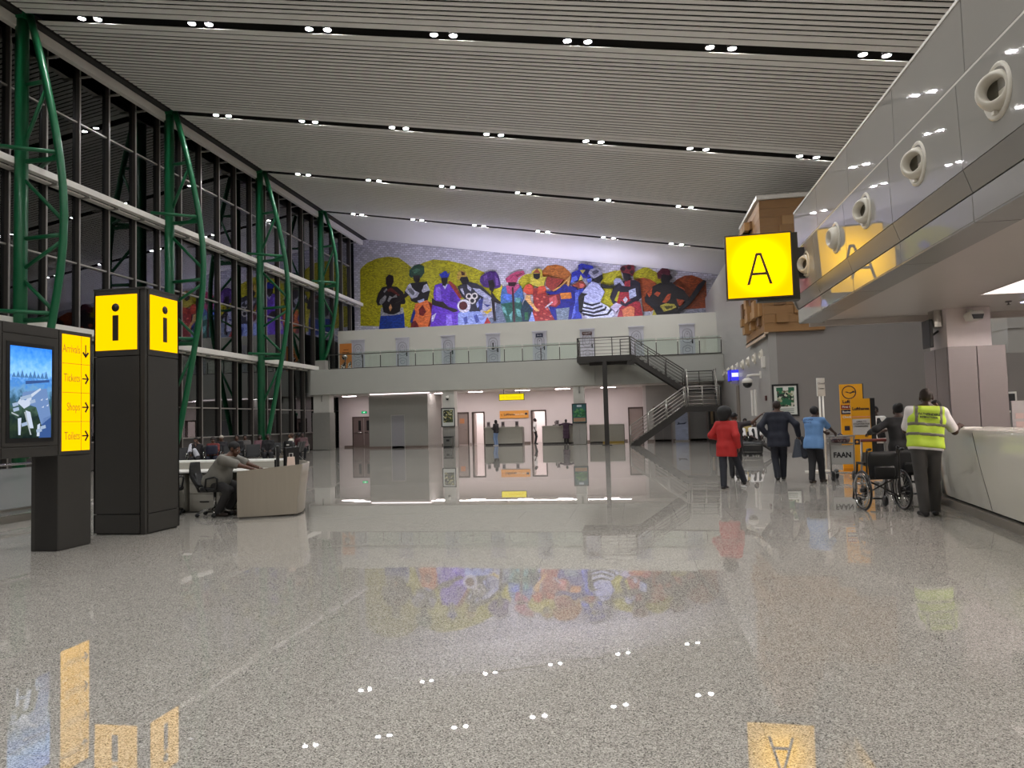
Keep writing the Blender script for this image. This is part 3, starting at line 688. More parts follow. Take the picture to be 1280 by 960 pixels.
b = MB(); b.box(4.98, 5.02, 29.0, 33.7, 4.5, 4.68); b.box(4.98, 5.14, 28.98, 33.7, 4.62, 4.68); b.build('edge_trim', mat('trim_wood_pale', (196, 172, 148), .4), WD, wo)
b = MB(); b.box(4.9, 9.2, 28.9, 29.3, 9.86, 10.02); b.box(4.9, 5.5, 29.3, 33.7, 9.9, 10.02); tag(b.build('trim_30', M_rail), kind='structure')
# jet vents on the right hall wall
M_vent = mat('vent_white', (212, 206, 192), .3)
M_vin = mat('vent_throat', (120, 116, 104), .5)
def jet(parent, c, ax_sign=-1, r=.2, tilt=0., name='jet_vent', s=1.):
    """nozzle on a wall facing -X; tilt turns the nozzle towards -Y (towards the viewer)"""
    b = MB(); b.lathe([(r*1.25*s, 0), (r*1.25*s, -.02), (r*1.12*s, -.036), (r*1.0*s, -.015)], (0, 0, 0), 'x', 28); e = b.build(name, M_vent, parent); e.location = c
    n = MB(); n.lathe([(r*.93, .05), (r*.95, -.02), (r*.90, -.065), (r*.78, -.10), (r*.66, -.115), (r*.58, -.11), (r*.5, -.03), (r*.48, .03)], (0, 0, 0), 'x', 28); no = n.build('nozzle', M_vent, e); no.rotation_euler = (0, 0, tilt)
    q = MB(); q.lathe([(r*.5, -.02), (r*.3, -.01)], (0, 0, 0), 'x', 20); qo = q.build('throat', M_vin, e); qo.rotation_euler = (0, 0, tilt)
    q = MB(); q.box(-.06, -.03, -.02, .02, -r*1.12, -r*.95); q.build('lever', M_vent, e)
    return e
RV = root('wall_jet_vents', None, None, (5.15, 36, 3.9)); RV['kind'] = 'group'
for i, y in enumerate((30.68, 32.41, 34.22, 36.0, 37.96, 39.81, 41.5, 43.33)):
    e = jet(None, (5.15, y, 3.93), r=.2, tilt=R(10), name='air_jet_vent')
    tag(e, 'round white air jet vent on the right wall, %s from the timber corner' % ORD[i], 'vent', 'air jet vents along the right wall')
bpy.data.objects.remove(RV)
def wallbox(name, label, cat, x0, x1, y0, y1, z0, z1, m, bevel=.01):
    b = MB(); b.box(x0, x1, y0, y1, z0, z1); o = b.build(name, m, None, ((x0+x1)/2, (y0+y1)/2, (z0+z1)/2), bevel); o.location = ((x0+x1)/2, (y0+y1)/2, (z0+z1)/2); return tag(o, label, cat)
rt = root('wall_monitor', 'small blue lit flight monitor on the right wall past the camera', 'monitor', (5.15, 38.1, 3.2))
b = MB(); b.box(-.42, -.34, -.42, .42, .02, .62); b.build('case', mat('navy_case', (34, 34, 92), .4), rt)
b = MB(); b.box(-.40, .36, -.44, -.425, .05, .59); b.box(-.435, -.425, -.4, .4, .05, .59); b.build('screen', glow('monitor_blue', (64, 62, 230), 1.1), rt)
b = MB(); b.box(-.34, -.02, -.450, -.444, .24, .44); b.build('screen_text', glow('monitor_white', (225, 225, 255), 1.3), rt)
b = MB(); b.box(-.34, 0, -.06, .06, -.1, .1); b.build('bracket', M_rail, rt)
rt = root('ptz_camera', 'large white dome camera on a bent arm near the corner of the right wall', 'camera', (5.15, 31.2, 3.05))
b = MB(); b.tube([(0, 0, .1), (-.35, 0, .1), (-.52, 0, .08), (-.55, 0, -.02)], .05, 10); b.box(-.04, 0, -.12, .12, -.05, .25); b.build('arm', M_rail, rt)
b = MB(); b.lathe([(.1, 0), (.2, -.06), (.22, -.2)], (-.55, 0, -.02), 'z', 18); b.build('housing', M_rail, rt)
b = MB(); b.lathe([(.19, -.2), (.18, -.3), (.1, -.39), (.01, -.41)], (-.55, 0, -.02), 'z', 18); b.build('dome', M_black, rt)
wallbox('tube_light', 'left of the two tall white tube fittings on the right wall', 'light fitting', 5.08, 5.15, 33.4, 33.65, 1.45, 2.6, M_rail)
wallbox('tube_light', 'right of the two tall white tube fittings on the right wall', 'light fitting', 5.08, 5.15, 32.5, 32.75, 1.45, 2.6, M_rail)
wallbox('wall_speaker', 'small white box on the right wall under the last jet vent', 'speaker', 5.03, 5.15, 30.0, 30.3, 3.38, 3.82, M_rail)
wallbox('call_point', 'small dark red box on the right wall beside the picture', 'alarm', 5.1, 5.15, 30.0, 30.25, 2.05, 2.25, mat('call_point_red', (70, 26, 24), .4))
wallbox('wall_pilaster', 'thin dark bronze pilaster under the blue monitor', 'pilaster', 5.07, 5.148, 37.6, 38.3, .0, 3.0, mat('pilaster_brown', (118, 108, 98), .5))
# picture on the facing wall
p, o = poster('framed_picture', 'large black framed green and white crowd picture beside the man in the dark suit', 5.27, 6.1, 29.19, 1.47, 2.58, mat('picture_border', (216, 216, 208), .5), fw=.07)
b = MB()
b.box(5.38, 6.0, 29.165, 29.17, 1.78, 2.4); b.build('collage', collage('picture_collage', [(28, 60, 40), (196, 196, 176), (50, 96, 60), (84, 70, 56), (20, 30, 26), (150, 150, 120), (36, 110, 70)], 13), p, o)
b = MB(); b.box(5.36, 5.6, 29.16, 29.165, 2.38, 2.52); b.box(5.8, 6.02, 29.16, 29.165, 2.38, 2.52); b.prism([(5.55, 1.9), (5.85, 1.84), (5.9, 2.02), (5.7, 2.12), (5.58, 2.05)], 29.16, 29.165); b.build('green_blocks', mat('picture_green', (24, 92, 62), .5), p, o)
b = MB(); [b.box(5.4, 5.98, 29.16, 29.165, 1.53+.07*i, 1.56+.07*i) for i in range(3)]; b.build('caption_lines', mat('picture_caption', (130, 140, 130), .5), p, o)

# ================================================================== BULKHEAD with jet vents, soffit, column
BK = struct('wall_bulkhead', (2.88, 13.3, 3.08)); bo = (2.88, 13.3, 3.08)
YS = [13.3, 11.73, 10.05, 8.33, 6.62, 4.9, 3.18, 1.46, -.26, -2.0]
g = .006
b = MB(); b.box(2.93, 12, -2, 13.27, 4.34, 5.0); b.box(2.92, 4.0, -2, 13.28, 3.36, 4.34); b.build('core', mat('bulkhead_core', (70, 68, 66), .6), BK, bo)
for i in range(len(YS)-1):
    y1, y0 = YS[i]-g, YS[i+1]+g
    b = MB(); b.box(2.88, 2.93, y0, y1, 4.385, 5.03); b.build('upper_panel', M_alu, BK, bo, bevel=.004)
    b = MB(); b.prism([(2.80, 4.28), (2.84, 4.30), (2.92, 4.31), (2.92, 3.55), (2.82, 3.54)], y0, y1, 'y'); b.build('vent_panel', M_alu, BK, bo)
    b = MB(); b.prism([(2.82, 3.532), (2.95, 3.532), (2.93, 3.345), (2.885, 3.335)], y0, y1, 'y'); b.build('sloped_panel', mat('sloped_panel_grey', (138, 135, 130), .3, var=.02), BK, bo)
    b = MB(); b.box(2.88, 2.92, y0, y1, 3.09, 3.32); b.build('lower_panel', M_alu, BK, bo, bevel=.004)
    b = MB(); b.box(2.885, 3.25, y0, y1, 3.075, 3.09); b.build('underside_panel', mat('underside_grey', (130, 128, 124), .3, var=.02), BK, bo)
b = MB(); b.prism([(2.86, 4.30), (2.93, 4.30), (2.93, 4.375), (2.85, 4.35)], -2, 13.3, 'y'); b.build('ledge', M_rail, BK, bo)
b = MB(); b.box(2.87, 12, -2, 13.3, 5.03, 5.06); b.build('coping', M_rail, BK, bo)
b = MB(); b.prism([(2.76, 3.56), (2.84, 3.545), (2.93, 3.33), (2.87, 3.33)], 13.3, 13.33, 'y'); b.box(2.84, 2.9, 13.3, 13.33, 3.54, 4.3); b.box(2.88, 12, 13.28, 13.31, 4.3, 5.03); b.box(2.88, 3.3, 13.28, 13.31, 3.08, 3.4); b.build('end_panel', M_alu, BK, bo)
for i, y in enumerate((12.25, 10.50, 9.18, 7.55, 5.95, 4.2, 2.5, .8)):
    e = jet(BK, (2.825-2.88, y-13.3, 3.92-3.08), r=.165, tilt=R([32, 5, 26, 36, 38, 35, 35, 35][i]), s=1.06)
# soffit
M_soff = mat('soffit_paint', (190, 182, 176), .3, var=.03, scale=1)
b = MB(); b.box(3.25, 5.3, -2, 12.14, 3.25, 3.4); b.box(3.25, 12, 12.14, 14.4, 3.25, 3.4); b.box(3.3, 12, 13.31, 14.4, 3.4, 5.0); b.box(3.235, 3.25, -2, 13.3, 3.085, 3.3)
tag(b.build('ceiling_soffit', M_soff), kind='structure')
b = MB(); b.box(3.3, 12, 14.36, 14.42, 3.14, 3.28); tag(b.build('trim_31', M_soff), kind='structure')
b = MB(); b.box(5.3, 12, -2, 12.14, 3.75, 3.9); tag(b.build('ceiling_coffer', mat('coffer_white', (234, 228, 225), .5)), kind='structure')
b = MB(); b.box(5.28, 12, 12.10, 12.14, 3.25, 3.75); b.box(5.26, 5.3, -2, 12.14, 3.25, 3.75); tag(b.build('trim_32', mat('coffer_fascia', (236, 228, 226), .5)), kind='structure')
for i, (x, y) in enumerate(((6.3, 10.9), (8.6, 10.6), (6.3, 8.3), (8.6, 8.0), (6.9, 5.0))):
    rt = root('coffer_light', 'square recessed light %s in the raised ceiling behind the bulkhead' % ORD[i], 'light', (x, y, 3.75), 0, 'recessed lights behind the bulkhead')
    b = MB(); b.box(-.32, .32, -.32, .32, -.02, 0); b.build('frame', M_rail, rt)
    b = MB(); b.box(-.29, .29, -.29, .29, -.03, -.02); b.build('diffuser', glow('coffer_diffuser', (255, 243, 238), 80), rt)
rt = root('soffit_light', 'bluish white linear light on the soffit right of the clad column', 'light', (6.55, 12.9, 3.25))
b = MB(); b.box(-.3, .6, -.1, .1, -.03, 0); b.build('case', M_rail, rt)
b = MB(); b.box(-.28, .58, -.08, .08, -.045, -.03); b.build('diffuser', glow('bluish_tube', (206, 206, 255), 3), rt)
rt = root('sprinkler', 'small pendant sprinkler under the soffit right of the clad column', 'sprinkler', (6.1, 13.0, 3.25))
b = MB(); b.lathe([(.05, 0), (.045, -.015), (.012, -.02), (.012, -.05), (.03, -.055), (.03, -.06)], (0, 0, 0), 'z', 14); b.build('head', mat('sprinkler_grey', (110, 104, 100), .4), rt)
# column with metal cladding
CL = struct('trim_33', (5.7, 13.9, 0)); co = (5.7, 13.9, 0)
b = MB(); b.box(5.36, 6.06, 13.55, 14.3, 0, 3.25); b.build('shaft', mat('column_pinkish', (222, 210, 206), .4), CL, co)
M_cl2 = mat('column_metal', (142, 133, 132), .32, .3, var=.03, scale=3, stretch=(1, 1, 20))
for x0, x1 in ((5.30, 5.745), (5.757, 6.2)):
    b = MB(); b.box(x0, x1, 13.4, 13.44, .02, 2.57); b.build('cladding_panel', M_cl2, CL, co, bevel=.004)
for y0, y1 in ((13.45, 13.94), (13.955, 14.45)):
    b = MB(); b.box(5.30, 5.34, y0, y1, .02, 2.57); b.build('cladding_panel', M_cl2, CL, co, bevel=.004)
b = MB(); b.box(5.345, 6.19, 13.445, 14.45, .02, 2.56); b.build('cladding_core', M_kdark, CL, co)
# boxy camera on the column, wall speaker, dark leaning sign
rt = root('box_camera', 'white bullet camera with black front fixed high on the clad column', 'camera', (5.72, 13.55, 3.12))
b = MB(); b.prism([(-.08, -.12), (.08, -.12), (.11, -.02), (.08, .03), (-.08, .03), (-.11, -.02)], -.34, -.05); b.tube([(0, 0, .08), (0, -.12, .06), (0, -.16, .0)], .03, 8); b.build('body', M_rail, rt, bevel=.01)
b = MB(); b.prism([(-.07, -.11), (.07, -.11), (.095, -.03), (-.095, -.03)], -.35, -.335); b.build('front_glass', M_black, rt)
wallbox('wall_speaker', 'small metal wall speaker on the left face of the clad column', 'speaker', 5.22, 5.36, 13.7, 13.95, 2.95, 3.28, M_steel)
rt = root('dark_panel', 'slim black tilted panel on the left side of the clad column', 'panel', (5.3, 13.9, 2.6)); 
b = MB(); b.prism([(13.75, 2.6), (14.1, 2.6), (14.1, 3.1), (13.75, 3.1)], 5.16, 5.22, 'x'); q = b.build('screen_back', M_black, rt, (5.3, 13.9, 2.6), .01)
b = MB(); b.tube([(5.22, 13.9, 2.8), (5.36, 13.9, 2.9)], .02, 8); b.build('arm', M_dark, rt, (5.3, 13.9, 2.6))
# gate sign A
rt = root('gate_sign', 'lit yellow square sign with the letter A hung beside the bulkhead', 'sign', (2.08, 12.3, 3.42)); rt.rotation_euler = (0, 0, R(-3))
b = MB(); b.box(-.53, .53, 0, .12, -.01, 1.07); b.build('case', mat('sign_case_dark', (58, 52, 26), .4), rt)
b = MB(); b.box(-.05, .62, .02, .22, -.06, 1.05); b.build('mount_box', mat('mount_dark', (44, 40, 24), .4), rt)
b = MB(); b.box(.6, .8, .06, .18, .3, .8); b.build('wall_bracket', M_dark, rt)
b = MB(); b.box(-.505, .505, -.008, 0, .015, 1.045); b.build('lit_face', M_yelA, rt)
b = MB()
b.prism([(-.20, .22), (-.155, .22), (-.018, .70), (.0, .70), (.0, .745), (-.045, .745)], -.013, -.008); b.prism([(.20, .22), (.155, .22), (.018, .70), (-.0, .70), (-.0, .745), (.045, .745)], -.013, -.008); b.box(-.125, .125, -.0129, -.008, .375, .42)
b.build('letter_a', mat('sign_brown', (84, 66, 6), .5), rt)
# far second bulkhead piece, screen, stand beyond the counter
b = MB(); b.box(9.32, 12, 20, 24, 2.88, 3.9); b.box(9.3, 12, 19.95, 24, 3.5, 3.55); q = b.build('wall_far_bulkhead', M_alu); tag(q, kind='structure')
e = jet(None, (9.31, 21.2, 3.28), r=.18, tilt=R(20), name='air_jet_vent'); tag(e, 'air jet vent on the far bulkhead at the right edge', 'vent')
wallbox('wall_tablet', 'dark screen in a white frame right of the clad column', 'screen', 9.12, 9.42, 19.95, 20.0, 1.38, 1.9, M_rail)
b = MB(); b.box(9.17, 9.37, 19.94, 19.95, 1.43, 1.85); b.build('screen', mat('tablet_dark', (60, 60, 60), .3, var=.5, scale=20), bpy.data.objects['wall_tablet'], (9.27, 19.975, 1.64))
wall('wall_kiosk', [(9.0, 12, 20.0, 20.2, 0, 2.88)], M_grey)
rt = root('leaflet_board', 'white board of notices standing behind the reception counter', 'board', (6.85, 14.2, 0))
b = MB(); b.box(-.25, .5, -.02, .02, .8, 1.62); b.box(-.05, .05, -.1, .1, 0, .8); b.build('board', mat('board_grey', (186, 180, 176), .5), rt)
for i, (x0, z0, w, h, c) in enumerate(((-.2, 1.1, .13, .15, 'a'), (-.2, .9, .13, .15, 'b'), (-.03, .88, .2, .3, 'c'), (-.03, 1.22, .2, .16, 'c'), (-.2, 1.3, .13, .1, 'a'))):
    b = MB(); b.box(x0, x0+w, -.028, -.02, z0, z0+h); b.build('notice', {'a': mat('notice_pink', (206, 180, 172), .5), 'b': mat('notice_dark', (70, 60, 62), .5, var=.6, scale=20), 'c': mat('notice_white', (220, 218, 216), .5)}[c], rt)

# ================================================================== RECEPTION COUNTER (right)
RC = root('reception_counter', 'long glossy cream reception counter with curved seams', 'counter', (4.6, 10.5, 0)); ro = (4.6, 10.5, 0)
def cx(y): return 4.46+(y-9.49)*.117          # hall-side plan line
def seam(y, z): return y+.62*max(0, (z-.14)/1.05)**1.7
zs = [.14, .3, .5, .7, .88, 1.0, 1.1, 1.16, 1.19]
def bul(z): return -.05*math.sin(math.pi*(z-.14)/1.1)   # slight belly towards the hall
def front_panel(ya, yb, close_end=False):
    b = MB(); rows = []; n = 8
    v = []
    for z in zs:
        y0 = seam(ya, z)+.012; y1 = (seam(yb, z)-.012) if not close_end else yb
        for i in range(n+1):
            y = y0+(y1-y0)*i/n; x = cx(y)+bul(z)+(.02 if z > 1.17 else 0)
            if close_end and i >= n-1: x += [.03, .16][i-n+1]
            v.append((x, y, z))
    f = [(r*(n+1)+i, r*(n+1)+i+1, (r+1)*(n+1)+i+1, (r+1)*(n+1)+i) for r in range(len(zs)-1) for i in range(n)]
    b.add(v, f, 0, True); b.build('front_panel', M_counter, RC, ro, fix=False)
front_panel(10.50, 13.12, True)
for k in range(6): front_panel(10.50-2.05*(k+1), 10.50-2.05*k)
b = MB(); b.prism([(cx(-1)+.02, -1), (cx(13.05)+.02, 13.05), (cx(13.05)+.12, 13.12), (cx(13.1)+.9, 13.12), (cx(-1)+.9, -1)], 1.15, 1.2, 'z'); b.build('counter_top', M_counter, RC, ro, bevel=.01)
b = MB(); b.prism([(cx(-1)+.05, -1), (cx(13.05)+.05, 13.0), (cx(13.05)+.85, 13.0), (cx(-1)+.85, -1)], .13, 1.15, 'z'); b.build('carcass', mat('carcass_dark', (56, 52, 46), .5), RC, ro)
b = MB(); b.prism([(cx(13.1)+.12, .14), (cx(13.1)+.9, .14), (cx(13.1)+.9, 1.16), (cx(13.1)+.12, 1.16)], 13.06, 13.12, 'y'); b.build('end_panel', M_counter, RC, ro)
b = MB(); b.prism([(cx(-1)-.06, -1), (cx(13.0)-.06, 13.0), (cx(13.0)+.8, 13.0), (cx(-1)+.8, -1)], 0, .11, 'z'); b.build('plinth', M_stone, RC, ro)
b = MB(); b.box(5.0, 5.25, 12.2, 12.5, 1.2, 1.215); q = b.build('paper_sheet', mat('paper', (226, 222, 216), .6)); tag(q, 'flat white paper on the reception counter beside the column', 'paper')
# ================================================================== INFORMATION PILLAR
x0, x1, y0, y1 = -7.95, -7.1, 9.5, 10.3
rt = root('information_pillar', 'tall charcoal pillar with lit yellow i signs on top', 'pillar', (-7.52, 9.9, 0)); o = (-7.52, 9.9, 0)
b = MB(); b.box(x0+.03, x1-.03, y0+.03, y1-.03, 0, 3.62); b.build('core', M_kdark, rt, o)
def kp(name, ax, a, c, z0, z1, m=M_kiosk, d=.03):
    b = MB()
    if ax == 'f': b.box(a, c, y0, y0+d, z0, z1)
    elif ax == 'r': b.box(x1-d, x1, a, c, z0, z1)
    elif ax == 'b': b.box(a, c, y1-d, y1, z0, z1)
    else: b.box(x0, x0+d, a, c, z0, z1)
    return b.build(name, m, rt, o, .004)
for ax, a, c in (('f', x0, x1-.1), ('r', y0+.07, y1), ('b', x0, x1), ('l', y0, y1)):
    kp('plinth_panel', ax, a, c, .02, .29); kp('body_panel', ax, a, c, .305, 2.62); kp('head_frame', ax, a, c, 2.635, 3.62)
b = MB(); b.box(x1-.085, x1-.012, y0+.012, y0+.06, 0, 3.62); b.build('corner_post', M_kiosk, rt, o)
b = MB(); b.box(x0-.005, x1+.005, y0-.005, y1+.005, 3.62, 3.645); b.build('cap', M_kiosk, rt, o)
b = MB(); b.box(x0+.035, x1-.13, y0-.008, y0, 2.72, 3.545); b.build('lit_face', M_yel, rt, o)
b = MB(); b.box(x1, x1+.008, y0+.11, y1-.05, 2.72, 3.545); b.build('lit_face', M_yel, rt, o)
cxf = (x0+.035+x1-.13)/2-.008; cyr = (y0+.11+y1-.05)/2+.015
b = MB(); b.box(cxf-.048, cxf+.048, y0-.014, y0-.008, 2.86, 3.24); b.lathe([(.062, -.008), (.062, -.014)], (cxf, y0, 3.355), 'y', 24); b.build('letter_i', M_ink, rt, o)
b = MB(); b.box(x1+.008, x1+.014, cyr-.045, cyr+.045, 2.86, 3.24); b.lathe([(.06, .008), (.06, .014)], (x1, cyr, 3.355), 'x', 24); b.build('letter_i', M_ink, rt, o)
# ================================================================== DIRECTORY SIGN
rt = root('directory_sign', 'charcoal directory sign with a blue screen and a lit yellow list', 'sign', (-7.55, 8.4, 0)); o = (-7.55, 8.4, 0)
X1, X0s = -7.36, -7.74
b = MB(); b.box(X0s, X1-.012, 8.19, 8.74, 0, 1.24); b.box(X0s-.006, X0s+.05, 8.17, 8.2, 0, 1.24); b.build('pedestal', M_kiosk, rt, o, .004)
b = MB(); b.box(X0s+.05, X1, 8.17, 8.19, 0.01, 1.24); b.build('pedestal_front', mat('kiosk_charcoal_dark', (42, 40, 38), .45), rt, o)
b = MB(); b.box(X1-.012, X1, 8.19, 8.745, 0.01, 1.21); b.build('pedestal_side', M_kiosk, rt, o)
b = MB(); b.box(X0s, X1-.012, 5.9, 8.76, 1.225, 2.86); b.build('head_core', M_kiosk, rt, o, .006)
b = MB(); b.box(X1-.012, X1, 8.19, 8.76, 1.225, 2.86); b.build('list_frame', M_kiosk, rt, o, .003)
b = MB(); b.box(X1-.012, X1, 5.9, 7.33, 1.225, 2.86); b.box(X1-.012, X1, 7.34, 8.175, 1.36, 2.72); b.build('screen_frame', M_kiosk, rt, o, .003)
for z0, z1 in ((2.735, 2.86), (1.225, 1.345)):
    b = MB(); b.box(X1-.012, X1, 7.34, 8.175, z0, z1); b.build('screen_trim', M_kiosk, rt, o, .003)
b = MB(); b.box(X1, X1+.006, 7.39, 8.1, 1.41, 2.63); b.build('screen_bezel', M_black, rt, o)
# the screen: an aerial picture of an airfield (flat picture, lit from behind)
def screen_mat():
    m = bpy.data.materials.new('aerial_screen'); m.use_nodes = True; n = m.node_tree.nodes; L = m.node_tree.links; n.remove(n['Principled BSDF'])
    ge = n.new('ShaderNodeNewGeometry'); sx = n.new('ShaderNodeSeparateXYZ'); L.new(ge.outputs['Position'], sx.inputs[0])
    nz = n.new('ShaderNodeTexNoise'); nz.inputs['Scale'].default_value = 14; nz.inputs['Detail'].default_value = 6; L.new(ge.outputs['Position'], nz.inputs['Vector'])
    mr = n.new('ShaderNodeMapRange'); mr.inputs[1].default_value = 1.46; mr.inputs[2].default_value = 2.58; L.new(sx.outputs[2], mr.inputs[0])
    ad = n.new('ShaderNodeMath'); ad.operation = 'MULTIPLY_ADD'; ad.inputs[1].default_value = .30; L.new(nz.outputs[0], ad.inputs[0])
    sb = n.new('ShaderNodeMath'); sb.operation = 'SUBTRACT'; sb.inputs[1].default_value = .15; L.new(mr.outputs[0], sb.inputs[0]); L.new(sb.outputs[0], ad.inputs[2])
    rp = n.new('ShaderNodeValToRGB'); L.new(ad.outputs[0], rp.inputs[0]); cr = rp.color_ramp
    for i, (p, c) in enumerate([(0, (20, 30, 30)), (.12, (40, 54, 40)), (.22, (26, 40, 40)), (.32, (58, 80, 66)), (.42, (48, 78, 96)), (.52, (96, 140, 180)), (.62, (66, 122, 190)), (.72, (128, 182, 236)), (.86, (84, 152, 236)), (1, (48, 122, 226))]):
        e = cr.elements[i] if i < 2 else cr.elements.new(p); e.position = p; e.color = lin(c)
    em = n.new('ShaderNodeEmission'); em.inputs[1].default_value = 1.5; L.new(rp.outputs[0], em.inputs[0]); L.new(em.outputs[0], n['Material Output'].inputs[0]); return m
b = MB(); b.box(X1+.006, X1+.009, 7.44, 8.06, 1.46, 2.58); b.build('screen', screen_mat(), rt, o)
def flat(name, polys, m, d=.009):
    b = MB(); [b.prism(p, X1+d, X1+d+.001, 'x') for p in polys]; return b.build(name, m, rt, o)
flat('screen_apron', [[(7.62, 2.02), (7.98, 2.08), (8.05, 1.72), (7.9, 1.62), (7.82, 1.84), (7.6, 1.9)]], glow('scr_apron', (116, 146, 196), 1))
flat('screen_runway', [[(7.86, 1.46), (7.93, 1.70), (8.05, 1.74), (8.05, 1.46)], [(7.66, 2.12), (8.02, 2.16), (8.02, 2.19), (7.66, 2.16)]], glow('scr_runway', (62, 92, 150), 1))
flat('screen_terminal', [[(7.5, 1.84), (7.58, 1.94), (7.66, 1.92), (7.72, 1.98), (7.75, 1.95), (7.72, 1.86), (7.64, 1.82), (7.56, 1.88)], [(7.55, 1.70), (7.60, 1.71), (7.59, 1.5), (7.56, 1.5)], [(7.66, 1.80), (7.73, 1.78), (7.78, 1.58), (7.72, 1.58)], [(7.74, 2.0), (7.88, 2.08), (7.89, 2.06), (7.75, 1.96)], [(7.84, 1.62), (7.88, 1.64), (7.87, 1.48), (7.83, 1.48)]], glow('scr_white', (206, 218, 238), 1), .0102)
tag(flat('screen_buildings', [[(7.52+dx, 1.62+dz), (7.60+dx, 1.64+dz), (7.61+dx, 1.60+dz), (7.53+dx, 1.58+dz)] for dx, dz in ((-.05, .26), (-.04, .2), (.06, .34), (.14, .36), (.2, .3), (.3, -.06), (.36, -.02), (.08, .02))], glow('scr_pale', (166, 186, 214), 1), .0103), kind='stuff')
flat('screen_treeline', [[(7.46+.06*k, 2.20), (7.49+.06*k, 2.26+.02*(k%3)), (7.52+.06*k, 2.20)] for k in range(9)], glow('scr_trees', (84, 132, 184), 1), .0101)
flat('screen_planes', [[(7.9+dx, 1.84+dz), (7.94+dx, 1.86+dz), (7.93+dx, 1.835+dz)] for dx, dz in ((0, 0), (.07, .02), (-.02, .09), (.06, .1))], glow('scr_white', (206, 218, 238), 1), .0102)
flat('screen_roads', [[(7.64, 1.78), (7.66, 1.78), (7.75, 1.5), (7.73, 1.5)], [(7.46, 1.78), (7.56, 1.74), (7.56, 1.725), (7.46, 1.76)]], glow('scr_road', (176, 186, 190), 1), .0104)
# yellow list
b = MB(); b.box(X1, X1+.006, 8.235, 8.715, 1.275, 2.81); b.build('lit_list', M_yel, rt, o)
b = MB()
for i in range(1, 4): z = 1.275+1.535*i/4; b.box(X1+.006, X1+.008, 8.235, 8.715, z-.003, z+.003)
b.box(X1+.006, X1+.008, 8.557, 8.563, 1.275, 2.81); b.build('list_rules', mat('rule_ochre', (150, 116, 0), .5), rt, o)
M_lt = mat('list_letter_ochre', (176, 140, 6), .5, emit=.3)
for i, w in enumerate(('Arrivals', 'Tickets', 'Shops', 'Toilets')):
    zc = 2.81-1.535*(i+.5)/4
    text(w, .15, (X1+.0075-o[0], 8.54-o[1], zc-o[2]), FX, M_lt, rt, 'RIGHT', .001, sx=.64)
    b = MB(); 
    if i == 0: b.box(X1+.007, X1+.010, 8.627, 8.643, zc-.085, zc+.08); b.prism([(8.575, zc-.03), (8.635, zc-.10), (8.695, zc-.03), (8.672, zc-.015), (8.635, zc-.06), (8.598, zc-.015)], X1+.007, X1+.010, 'x')
    else: b.box(X1+.007, X1+.010, 8.575, 8.68, zc-.009, zc+.009); b.prism([(8.64, zc+.075), (8.695, zc), (8.64, zc-.075), (8.622, zc-.058), (8.665, zc), (8.622, zc+.058)], X1+.007, X1+.010, 'x')
    b.build('arrow', M_ink, rt, o)

# ================================================================== INFORMATION DESK, CHAIRS
M_dsk = mat('desk_steel', (172, 164, 150), .3, .55, var=.06, scale=2.5, stretch=(8, 8, .6))
M_top = mat('desk_top_white', (232, 230, 224), .3)
M_drw = mat('drawer_grey', (158, 154, 144), .45)
rt = root('information_desk', 'curved steel information desk behind the information pillar', 'desk', (-6.6, 12.2, 0)); o = (-6.6, 12.2, 0)
P = [(-6.62, 11.14), (-6.35, 11.24), (-6.08, 11.38), (-5.77, 11.57)]
b = MB(); n = len(P); v = []
for z, k in ((.03, 0), (.3, .012), (.6, .06), (.87, .1)):
    for i, (x, y) in enumerate(P): v.append((x+k*i/(n-1), y, min(z, .79+.08*i/(n-1)) if z > .7 else z))
v2 = [(x+.0, y+.05, z) for x, y, z in v]
F = [(r*n+i, r*n+i+1, (r+1)*n+i+1, (r+1)*n+i) for r in range(3) for i in range(n-1)]
b.add(v, F, 0, True); b.add(v2, [f[::-1] for f in F], 0, True)
rim = [i for i in range(n)]+[r*n+n-1 for r in range(1, 4)]+[3*n+i for i in range(n-2, -1, -1)]+[r*n for r in (2, 1)]
b.add(v+v2, [(rim[i], rim[(i+1) % len(rim)], rim[(i+1) % len(rim)]+4*n, rim[i]+4*n) for i in range(len(rim))]); b.build('end_panel', M_dsk, rt, o)
b = MB(); Q = [(-5.77, 11.57), (-5.82, 11.9), (-6.02, 12.4), (-6.36, 12.9), (-6.8, 13.3)]; v = []
for z, k in ((.03, 0), (.3, .02), (.6, .06), (.87, .1)):
    for (x, y) in Q: v.append((x+k, y, z))
v += [(p[0]-.05, p[1], p[2]) for p in v]; m5 = 5
F = [(r*m5+i, r*m5+i+1, (r+1)*m5+i+1, (r+1)*m5+i) for r in range(3) for i in range(4)]; F += [tuple(q+20 for q in f[::-1]) for f in F]+[(15+i, 16+i, 36+i, 35+i) for i in range(4)]
b.add(v, F, 0, True); b.build('curved_front', M_dsk, rt, o)
b = MB(); b.box(-9.6, -6.85, 13.2, 13.26, .03, .88); b.build('rear_front', M_dsk, rt, o)
b = MB(); b.prism([(-6.66, 11.2), (-6.1, 11.42), (-5.82, 11.62), (-5.88, 12.0), (-6.1, 12.5), (-6.66, 12.5)], .72, .75, 'z'); b.build('worktop', M_top, rt, o, .004)
b = MB(); b.box(-9.6, -6.4, 12.02, 12.75, .72, .75); b.build('worktop', M_top, rt, o, .004)
b = MB(); b.box(-9.6, -6.7, 12.75, 13.28, .87, .9); b.build('counter_shelf', M_top, rt, o, .004)
b = MB(); b.box(-9.6, -6.5, 12.74, 12.76, .75, .87); b.build('upstand', M_drw, rt, o)
